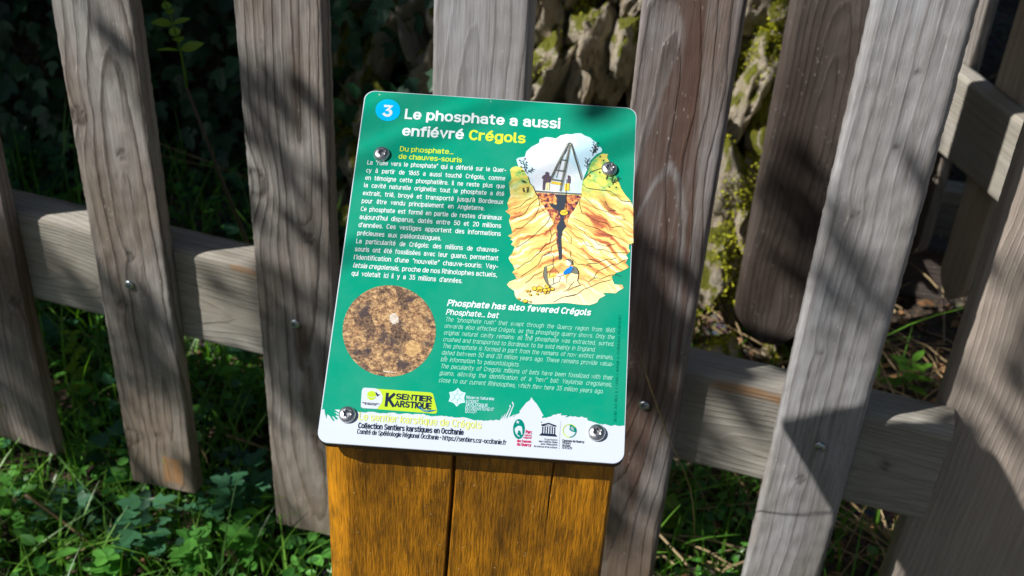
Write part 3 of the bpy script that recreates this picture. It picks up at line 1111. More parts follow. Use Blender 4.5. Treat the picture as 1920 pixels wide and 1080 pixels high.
picket(-0.207, -0.096, 0.0, 1.20, W_BROWN, [(-0.142, 0.397)], pith=(0.36, 0.010), tilt=0.11, wav=0.35, seed=8.3, arris=0.006,
       knots=[(0.28, 0.985, 0.014)], rings=0.75, nf=56,
       flames=[([(0.0173, 0.9937), (0.0333, 0.9664), (0.0474, 0.9382), (0.0486, 0.9197), (0.0443, 0.8872), (0.037, 0.8531), (0.0307, 0.8183), (0.0235, 0.7822), (0.0169, 0.738),
                 (0.0115, 0.6848), (0.0071, 0.6297), (0.0165, 0.6553), (0.0267, 0.6958), (0.0369, 0.7313), (0.0459, 0.7528), (0.0554, 0.7676), (0.069, 0.7491), (0.0829, 0.7008),
                 (0.0900, 0.6113), (0.0950, 0.5143), (0.0970, 0.4097), (0.1020, 0.4303), (0.1000, 0.5497), (0.0920, 0.6815), (0.0864, 0.7741), (0.0792, 0.8412), (0.074, 0.9053),
                 (0.0703, 0.9664), (0.0676, 1.0016)], 0.9),
               ([(0.0554, 0.7519), (0.0475, 0.7387), (0.0393, 0.7267), (0.0298, 0.6965), (0.0222, 0.6644), (0.021, 0.593), (0.0225, 0.5098), (0.0240, 0.386), (0.0700, 0.2), (0.0800, 0.4047),
                 (0.0850, 0.5115), (0.0800, 0.6088), (0.0738, 0.6913), (0.0642, 0.7372)], 0.85)])
picket(0.029, 0.134, 0.0, 1.20, W_SILVER, [(0.090, 0.394)], pith=(1.3, 0.03), tilt=0.03, wav=0.3, seed=9.6, arris=0.009, rings=0.7,
       knots=[(0.62, 0.925, 0.0035), (0.58, 0.832, 0.0035), (0.35, 0.74, 0.006), (0.30, 0.54, 0.005), (0.45, 0.33, 0.006)], rough_edge=0.0012)


def beam(name, a, b, w, th, mat, parent, origin, **kw):
    """plank laid along a to b (top front edge), hanging down by w, thickness going to the back"""
    a, b = Vector(a), Vector(b)
    d = (b - a)
    L = d.length
    d.normalize()
    back = Vector((0, 0, 1)).cross(d).normalized()
    up = d.cross(back) * -1
    if up.z < 0:
        up = -up
    o = plank(name, L, w, th, mat, parent, **kw)
    # local x (0..w) runs downwards, local z along the beam, local y to the back
    R = Matrix((-up, back, d)).transposed()
    if R.determinant() < 0:
        back = -back
        R = Matrix((-up, back, d)).transposed()
    o.matrix_local = Matrix.Translation(a - origin) @ R.to_4x4()
    return o


rail = beam('rail', (-1.9, 1.325, 0.493), (0.246, 1.325, 0.443), 0.163, 0.050, W_RAIL, fence, FL,
            pith=(0.6, 0.05), tilt=0.05, wav=0.2, seed=12.0, arris=0.012, rows=260,
            knots=[(0.45, 0.62, 0.006), (0.30, 0.70, 0.006), (0.7, 1.35, 0.006), (0.55, 1.42, 0.005), (0.5, 2.08, 0.007)],
            stains=[(0.0, 0.16, 0.94, 0.985), (0.02, 0.12, 1.15, 1.2), (0.02, 0.14, 1.84, 1.94)], slant=0.0)
beam('rail', (-1.9, 1.325, 1.17), (0.246, 1.325, 1.15), 0.09, 0.050, W_RAIL, fence, FL,
     pith=(0.6, 0.05), tilt=0.05, wav=0.2, seed=13.0, arris=0.010, rows=60)
post = plank('post', 1.5, 0.20, 0.055, W_POST, fence, pith=(0.78, 0.004), tilt=0.035, wav=0.5, seed=15.5, arris=0.012,
             knots=[(0.92, 0.46, 0.012)])
post.location = Vector((0.229, 1.3755, -0.15)) - FL
post = plank('post', 1.5, 0.10, 0.10, W_PICKET, fence, pith=(0.3, 0.02), tilt=0.05, seed=16.5, arris=0.008, rows=60)
post.location = Vector((-1.85, 1.3755, -0.15)) - FL


# ------------------------------------------------------------------ fence beyond at the right
fence2 = tag(empty('garden_fence', (0.35, 2.2, -0.05)), 'second wooden fence slanting away beyond the right end', 'fence')
F2 = Vector(fence2.location)
d2 = Vector((0.106, -0.154, 0)).normalized()      # towards the viewer
n2 = Vector((0.154, 0.106, 0)).normalized()       # away from the visible side
A = Vector((0.303, 2.279, 0.46))
beam('rail', A - d2 * 0.9, A + d2 * 0.60, 0.17, 0.04, W_RAIL, fence2, F2, pith=(0.4, 0.02), tilt=0.03, seed=21, arris=0.01, rows=110)
for k in range(-4, 4):
    q = A + d2 * (0.165 * k - 0.012) + n2 * 0.041
    L = 0.95
    o = plank('picket', L, 0.085, 0.026, (W_PALE, W_PICKET)[k % 2], fence2, pith=(0.4, 0.02), tilt=0.05, seed=30 + k, arris=0.003, rows=60, round_end=0.05)
    R = Matrix((d2, n2, Vector((0, 0, 1)))).transposed()
    if R.determinant() < 0:
        R = Matrix((-d2, n2, Vector((0, 0, 1)))).transposed()
    zb = 0.0
    o.matrix_local = Matrix.Translation(Vector((q.x, q.y, zb)) - d2 * 0.042 * (1 if R.col[0].dot(d2) > 0 else -1) - F2) @ R.to_4x4()
p2 = plank('post', 1.1, 0.09, 0.09, W_PALE, fence2, pith=(0.4, 0.02), seed=44, arris=0.006, rows=50)
p2.location = Vector((0.72, 1.78, -0.15)) - F2
p2 = plank('post', 1.2, 0.09, 0.09, W_PALE, fence2, pith=(0.4, 0.02), seed=45, arris=0.006, rows=50)
p2.location = Vector((-0.215, 3.02, -0.15)) - F2

dark = plank('wooden_post', 1.5, 0.155, 0.07, W_DARK, None, pith=(0.5, 0.03), tilt=0.04, seed=51.0, arris=0.02, round_end=0.07)
dark.location = (-0.078, 2.03, -0.008)
dark.rotation_euler = (0, 0, math.radians(4))
tag(dark, 'dark brown rounded board standing on mossy rock between two grey pickets', 'post')

step = tag(empty('wooden_step', (0.3, 2.6, 0)), 'weathered timber edging of a step on the bare ground beyond the fence', 'step')
for (x, y, z, L, an, m) in ((-0.02, 2.42, 0.03, 0.62, 0.05, W_DARK), (0.02, 2.66, 0.05, 0.75, 0.02, W_PALE), (-0.05, 2.95, 0.10, 0.9, 0.0, W_DARK)):
    o = beam('board', (x, y, z), (x + L * math.cos(an), y + L * math.sin(an), z), 0.13, 0.05, m, step, Vector(step.location), seed=60 + y, rows=50, arris=0.006)


def far_shrub(base, size, n, mat, label, lf=(0.03, 0.06)):
    base = Vector(base)
    root = tag(empty('shrub', base), label, 'shrub')
    cs = [(Vector((random.uniform(-1, 1) * size[0], random.uniform(-1, 1) * size[1], random.uniform(0.15, 1) * size[2])), (0.25, 0.25, 0.22)) for _ in range(n)]
    b = Bag()
    for (c, r) in cs:
        b.add(*tube([Vector((0, 0, 0)), c * 0.5, c], [0.012, 0.008, 0.003]))
    b.build('stem', [BARK], root)
    leafy_crown('foliage', cs, root, 2300, lf, mat)


far_shrub((0.75, 3.9, 0.1), (0.7, 0.3, 0.9), 14, LIME, 'lime green bush glimpsed past the far pickets at the right edge')
far_shrub((-0.3, 4.3, 0.0), (0.7, 0.3, 1.6), 16, IVY, 'dark leafy bush beyond the second fence')


# ------------------------------------------------------------------ the information sign
BC = Vector((-0.24753842, 0.87543055, 0.87220529))
BU = Vector((0.97396215, 0.22668874, 0.00315412)).normalized()
BV = Vector((-0.19692809, 0.83903945, 0.50718056)).normalized()
BV = (BV - BU * BV.dot(BU)).normalized()
BN = BU.cross(BV)
BW, BH = 0.25, 0.33711

sign = tag(empty('information_sign', (-0.2475, 0.9, -0.1)), 'green and white information board number 3 screwed to a varnished orange wooden post', 'sign')
SL = Vector(sign.location)

# where a point of the printed layout lies on the panel, in metres (the panel is an oblique rectangle in the layout sheet)
def homography():
    src = [(685.5, 167), (1196, 201), (1169.5, 871), (592.5, 831)]
    dst = [(-BW / 2, BH / 2), (BW / 2, BH / 2), (BW / 2, -BH / 2), (-BW / 2, -BH / 2)]
    A_, b_ = [], []
    for (x, y), (u, v) in zip(src, dst):
        A_.append([x, y, 1, 0, 0, 0, -u * x, -u * y]); b_.append(u)
        A_.append([0, 0, 0, x, y, 1, -v * x, -v * y]); b_.append(v)
    h = np.linalg.solve(np.array(A_), np.array(b_))
    return np.append(h, 1).reshape(3, 3)


HM = homography()


def lay(x, y):
    p = HM @ np.array([x, y, 1.0])
    return (p[0] / p[2], p[1] / p[2])


def print_material(name, col, rough=0.22, dirt=True, coat=0.0):
    m, nt, bs = new_mat(name)
    oc = objcoord(nt)
    base = col
    if dirt:
        n1 = tex_noise(nt, oc, 14, 6, 0.65)
        v = nt.nodes.new('ShaderNodeTexVoronoi')
        v.inputs['Scale'].default_value = 75
        nt.links.new(oc, v.inputs['Vector'])
        sp = ramp(nt, [(0.055, 1.0), (0.075, 0.0)], v.outputs['Distance'])
        gate = ramp(nt, [(0.50, 0.0), (0.6, 1.0)], tex_noise(nt, oc, 40, 2)).outputs[0]
        c = mix(nt, math_n(nt, 'MULTIPLY', ramp(nt, [(0.42, 0.0), (0.7, 1.0)], n1).outputs[0], 0.035), col, (0.45, 0.47, 0.42))
        c = mix(nt, math_n(nt, 'MULTIPLY', math_n(nt, 'MULTIPLY', sp.outputs[0], gate), 0.55), c, (0.65, 0.68, 0.62))
        nt.links.new(c, bs.inputs['Base Color'])
        rr_ = ramp(nt, [(0.35, rough), (0.7, rough + 0.16)], n1)
        nt.links.new(rr_.outputs[0], bs.inputs['Roughness'])
    else:
        bs.inputs['Base Color'].default_value = (col[0], col[1], col[2], 1)
        bs.inputs['Roughness'].default_value = rough
    bs.inputs['Specular IOR Level'].default_value = 0.28
    return m


M_GREEN = print_material('sign_green', (0.001, 0.265, 0.165))
M_WHITE = print_material('sign_white', (0.52, 0.575, 0.66))
M_TXT = print_material('ink_white', (0.70, 0.78, 0.80), dirt=False)
M_TXT2 = print_material('ink_pale_green', (0.30, 0.66, 0.54), dirt=False)
M_LIME = print_material('ink_lime', (0.60, 0.76, 0.05), dirt=False)
M_LIME2 = print_material('ink_lime_logo', (0.42, 0.60, 0.03), dirt=False)
M_LIME3 = print_material('ink_faded_lime', (0.62, 0.72, 0.17), dirt=False)
M_BLUE = print_material('ink_blue', (0.0, 0.46, 0.86), dirt=False)
M_NAVY = print_material('ink_navy', (0.012, 0.022, 0.05), dirt=False)
M_SWOOSH = print_material('ink_swoosh', (0.01, 0.16, 0.42), dirt=False)
M_RED = print_material('ink_crimson', (0.52, 0.015, 0.10), dirt=False)
M_TEAL = print_material('ink_teal', (0.0, 0.19, 0.15), dirt=False)
M_DKG = print_material('ink_dark_green', (0.0, 0.13, 0.085), dirt=False)
M_PALEBL = print_material('ink_logo_pale', (0.50, 0.70, 0.78), dirt=False)
M_LINE = print_material('ink_line', (0.035, 0.03, 0.03), dirt=False)
M_GREY = print_material('ink_grey', (0.17, 0.18, 0.15), dirt=False)
M_STONEY = print_material('ink_pebble', (0.75, 0.58, 0.28), dirt=False)
M_CREAM = print_material('ink_cream', (0.82, 0.72, 0.40), dirt=False)
M_SKIN = print_material('ink_skin', (0.78, 0.66, 0.56), dirt=False)
M_COAT = print_material('ink_purple_grey', (0.12, 0.09, 0.12), dirt=False)
M_SHIRT = print_material('ink_shirt', (0.01, 0.20, 0.75), dirt=False)
M_SHAFT = print_material('ink_shaft', (0.045, 0.055, 0.075), dirt=False)
M_YEL = print_material('ink_yellow', (0.80, 0.55, 0.06), dirt=False)

# brown laminate core
M_CORE, _nt, _bs = new_mat('laminate_core')
_oc = objcoord(_nt)
_n = tex_noise(_nt, _oc, 400, 3)
_nt.links.new(ramp(_nt, [(0.3, (0.030, 0.014, 0.016)), (0.7, (0.075, 0.038, 0.042))], _n).outputs[0], _bs.inputs['Base Color'])
_bs.inputs['Roughness'].default_value = 0.5


def watercolour(name, kind):
    m, nt, bs = new_mat(name)
    oc = objcoord(nt)
    sep = nt.nodes.new('ShaderNodeSeparateXYZ')
    nt.links.new(oc, sep.inputs[0])
    bs.inputs['Roughness'].default_value = 0.25
    if kind == 'earth':
        xc, yc = lay(1056, 470)
        ax = math_n(nt, 'ABSOLUTE', math_n(nt, 'SUBTRACT', sep.outputs[0], xc))
        yy = math_n(nt, 'SUBTRACT', sep.outputs[1], yc)
        wob = tex_noise(nt, oc, 45, 3)
        s = math_n(nt, 'ADD', math_n(nt, 'ADD', yy, math_n(nt, 'MULTIPLY', ax, 0.62)), math_n(nt, 'MULTIPLY', wob, 0.022))
        cmb = nt.nodes.new('ShaderNodeCombineXYZ')
        nt.links.new(math_n(nt, 'MULTIPLY', s, 190), cmb.inputs[0])
        nt.links.new(math_n(nt, 'MULTIPLY', sep.outputs[0], 26), cmb.inputs[1])
        st = tex_noise(nt, cmb.outputs[0], 1.0, 3, 0.5)
        col = ramp(nt, [(0.28, (0.30, 0.08, 0.06)), (0.37, (0.52, 0.17, 0.07)), (0.42, (0.74, 0.42, 0.13)), (0.48, (0.82, 0.57, 0.18)),
                        (0.55, (0.84, 0.68, 0.24)), (0.61, (0.85, 0.80, 0.55))], st)
        # paler towards the foot of the picture
        low = nt.nodes.new('ShaderNodeMapRange')
        yb, yt = lay(1060, 560)[1], lay(1060, 505)[1]
        low.inputs['From Min'].default_value = yt
        low.inputs['From Max'].default_value = yb
        nt.links.new(math_n(nt, 'ADD', sep.outputs[1], math_n(nt, 'MULTIPLY', wob, 0.01)), low.inputs['Value'])
        c = mix(nt, math_n(nt, 'MULTIPLY', low.outputs[0], 0.85), col.outputs[0], (0.84, 0.78, 0.52))
        # green tint near the top
        hi = nt.nodes.new('ShaderNodeMapRange')
        hi.inputs['From Min'].default_value = lay(1000, 362)[1]
        hi.inputs['From Max'].default_value = lay(1000, 318)[1]
        nt.links.new(math_n(nt, 'ADD', sep.outputs[1], math_n(nt, 'MULTIPLY', wob, 0.02)), hi.inputs['Value'])
        g = ramp(nt, [(0.4, (0.72, 0.62, 0.12)), (0.5, (0.45, 0.60, 0.12)), (0.62, (0.08, 0.42, 0.12))], tex_noise(nt, oc, 110, 3))
        c = mix(nt, math_n(nt, 'MULTIPLY', hi.outputs[0], 0.85), c, g.outputs[0])
        nt.links.new(c, bs.inputs['Base Color'])
    elif kind == 'sky':
        n1 = tex_noise(nt, oc, 30, 3)
        nt.links.new(ramp(nt, [(0.40, (0.50, 0.72, 0.84)), (0.56, (0.74, 0.80, 0.86))], n1).outputs[0], bs.inputs['Base Color'])
    elif kind == 'cliff':
        n1 = tex_noise(nt, oc, 260, 3, 0.6)
        nt.links.new(ramp(nt, [(0.36, (0.05, 0.03, 0.06)), (0.46, (0.35, 0.09, 0.07)), (0.54, (0.65, 0.27, 0.09)), (0.66, (0.80, 0.52, 0.16))], n1).outputs[0], bs.inputs['Base Color'])
    else:
        n1 = tex_noise(nt, oc, 210, 8, 0.85)
        n2 = tex_noise(nt, oc, 48, 6, 0.7)
        c = ramp(nt, [(0.36, (0.03, 0.022, 0.024)), (0.44, (0.15, 0.085, 0.055)), (0.51, (0.34, 0.20, 0.10)), (0.58, (0.56, 0.37, 0.18)), (0.68, (0.68, 0.52, 0.33))], n1)
        c2 = mix(nt, ramp(nt, [(0.40, 0.9), (0.50, 0.0)], n2).outputs[0], c.outputs[0], (0.05, 0.04, 0.045))
        c2 = mix(nt, ramp(nt, [(0.6, 0.0), (0.75, 0.5)], n2).outputs[0], c2, (0.45, 0.20, 0.09))
        nt.links.new(c2, bs.inputs['Base Color'])
    return m


M_EARTH = watercolour('watercolour_earth', 'earth')
M_ASKY = watercolour('watercolour_sky', 'sky')
M_CLIFF = watercolour('watercolour_cliff', 'cliff')
M_PHOTO = watercolour('soil_photograph', 'photo')


def speckled(name, a, b_):
    m, nt, bs = new_mat(name)
    nt.links.new(ramp(nt, [(0.40, a), (0.62, b_)], tex_noise(nt, objcoord(nt), 420, 6, 0.8)).outputs[0], bs.inputs['Base Color'])
    bs.inputs['Roughness'].default_value = 0.25
    return m


M_PDARK = speckled('photo_shadow', (0.03, 0.022, 0.022), (0.24, 0.15, 0.09))
M_PPALE = speckled('photo_pale', (0.42, 0.34, 0.26), (0.70, 0.66, 0.60))
M_PTAN = speckled('photo_lump', (0.35, 0.20, 0.08), (0.62, 0.42, 0.20))

# panel
pts = []
rad = 0.0095
for cx, cy, a0 in ((BW / 2 - rad, BH / 2 - rad, 0), (-BW / 2 + rad, BH / 2 - rad, 90), (-BW / 2 + rad, -BH / 2 + rad, 180), (BW / 2 - rad, -BH / 2 + rad, 270)):
    for k in range(9):
        an = math.radians(a0 + 90 * k / 8)
        pts.append((cx + rad * math.cos(an), cy + rad * math.sin(an)))
n = len(pts)
TH = 0.010
V = [(x * 0.9975, y * 0.998, 0) for x, y in pts] + [(x, y, -0.0006) for x, y in pts] + [(x, y, -TH) for x, y in pts]
F = [tuple(range(n))] + [(k, n + k, n + (k + 1) % n, (k + 1) % n) for k in range(n)] + \
    [(n + k, 2 * n + k, 2 * n + (k + 1) % n, n + (k + 1) % n) for k in range(n)] + [tuple(range(3 * n - 1, 2 * n - 1, -1))]
panel = make_mesh('panel', V, F, parent=sign, mats=[M_WHITE, M_CORE], midx=[0] + [0] * n + [1] * n + [1])
panel['label'] = 'glossy green and white printed panel with rounded corners'
PM = Matrix((BU, BV, BN)).transposed().to_4x4()
panel.matrix_local = Matrix.Translation(BC - SL) @ PM

LAYER = 0.00012


def poly_sheet(bag, pts2, layer, m=0, local=False):
    P = [p if local else lay(*p) for p in pts2]
    z = LAYER * layer
    tris = tessellate_polygon([[Vector((x, y, 0)) for x, y in P]])
    out = []
    for t in tris:
        a, b, c = [P[i] for i in t]
        if (b[0] - a[0]) * (c[1] - a[1]) - (b[1] - a[1]) * (c[0] - a[0]) < 0:
            t = (t[0], t[2], t[1])
        out.append(tuple(t))
    bag.add([(x, y, z) for x, y in P], out, m)


def line_sheet(bag, pts2, width, layer, m=0):
    P = [Vector(lay(*p)) for p in pts2]
    z = LAYER * layer
    V, F = [], []
    sc = width * 0.00047
    for i, p in enumerate(P):
        t = (P[min(i + 1, len(P) - 1)] - P[max(i - 1, 0)]).normalized()
        nn = Vector((-t.y, t.x)) * sc * 0.5
        V += [(p.x - nn.x, p.y - nn.y, z), (p.x + nn.x, p.y + nn.y, z)]
    for i in range(len(P) - 1):
        F.append((2 * i, 2 * i + 2, 2 * i + 3, 2 * i + 1))
    bag.add(V, F, m)


def ell(cx, cy, rx, ry, n=28, a0=0.0, rot=0.0):
    o = []
    for k in range(n):
        t = a0 + 2 * math.pi * k / n
        x, y = rx * math.cos(t), ry * math.sin(t)
        o.append((cx + x * math.cos(rot) - y * math.sin(rot), cy + x * math.sin(rot) + y * math.cos(rot)))
    return o


def jag(pts2, amp, sub=4, seed=1):
    rs = random.Random(seed)
    o = []
    for i in range(len(pts2)):
        a, b = pts2[i], pts2[(i + 1) % len(pts2)]
        for k in range(sub):
            t = k / sub
            j = amp if k else 0
            o.append((a[0] + (b[0] - a[0]) * t + rs.uniform(-j, j), a[1] + (b[1] - a[1]) * t + rs.uniform(-j, j)))
    return o


# ---- green field: the whole panel above the ragged white foot
def z6(x, y): return (590 + x / 6.0, 710 + y / 6.0)
def z7(x, y): return (880 + x / 5.818, 720 + y / 5.818)
edge = [z6(62, 355), z6(105, 352), z6(112, 400), z6(128, 462), z6(138, 408), z6(165, 430), z6(205, 486), z6(222, 482), z6(190, 432), z6(245, 470), z6(262, 462),
        z6(215, 415), z6(268, 440), z6(280, 430), z6(215, 385), z6(275, 400), z6(280, 392), z6(215, 360), z6(330, 368), z6(480, 378), z6(560, 388), z6(640, 380), z6(760, 395),
        z6(860, 390), z6(960, 405), z6(1010, 398), z6(1100, 410), z6(1180, 405), z6(1240, 412), z6(1300, 430), z6(1400, 425), z6(1500, 432), z6(1560, 442),
        z6(1700, 445), z6(1740, 455), z7(0, 388), z7(60, 400), z7(120, 398), z7(160, 408), z7(240, 400), z7(330, 400), z7(372, 330), z7(350, 392), z7(400, 310),
        z7(375, 388), z7(440, 258), z7(432, 245), z7(445, 225), z7(452, 250), z7(400, 375), z7(410, 380), z7(475, 232), z7(462, 210), z7(468, 192), z7(482, 215), z7(485, 235), z7(435, 365),
        z7(520, 330), z7(470, 362), z7(548, 320), z7(545, 300), z7(580, 255), z7(620, 205), z7(660, 180), z7(668, 158), z7(678, 146),
        z7(692, 175), z7(730, 215), z7(765, 270), z7(790, 320), z7(808, 348), z7(795, 352), z7(792, 378), z7(880, 360), z7(920, 335), z7(1005, 322), z7(995, 345), z7(960, 370),
        z7(1010, 375), z7(1130, 325), z7(1050, 368), z7(1100, 352), z7(1200, 365), z7(1215, 356), z7(1280, 372), z7(1290, 400), z7(1340, 412), z7(1400, 430), z7(1420, 442),
        z7(1480, 440), z7(1520, 452), z7(1600, 452), z7(1695, 458)]
g = Bag()
gl = [lay(*p) for p in edge]
ins = 0.0009
gl[0] = (-BW / 2 + ins, gl[0][1])
gl[-1] = (BW / 2 - ins, gl[-1][1])
gl2 = []
rs_ = random.Random(2)
for i in range(len(gl) - 1):
    a, b = gl[i], gl[i + 1]
    gl2.append(a)
    if abs(b[0] - a[0]) > 0.004:
        for k in range(1, 4):
            t = k / 4
            gl2.append((a[0] + (b[0] - a[0]) * t, a[1] + (b[1] - a[1]) * t + rs_.uniform(-.0005, .0005)))
gl2.append(gl[-1])
top = [(x * (1 - 2 * ins / BW), y * (1 - 2 * ins / BH)) for x, y in pts[:18]]
poly_sheet(g, gl2 + top, 1, 0, local=True)
g.build('green_field', [M_GREEN], panel)

# ---- lettering: an even-stroke road sign alphabet drawn as stroke centre lines (capital height 1)
def arc(cx, cy, rx, ry, a0, a1, n=9, p=2.2):
    o = []
    for k in range(n + 1):
        t = math.radians(a0 + (a1 - a0) * k / n)
        c, s = math.cos(t), math.sin(t)
        o.append((cx + rx * math.copysign(abs(c) ** (2 / p), c), cy + ry * math.copysign(abs(s) ** (2 / p), s)))
    return o


XH, DS = 0.74, -0.26


def _bowl(x0, x1, y0, y1, a0=0, a1=360, n=16):
    return arc((x0 + x1) / 2, (y0 + y1) / 2, (x1 - x0) / 2, (y1 - y0) / 2, a0, a1, n)


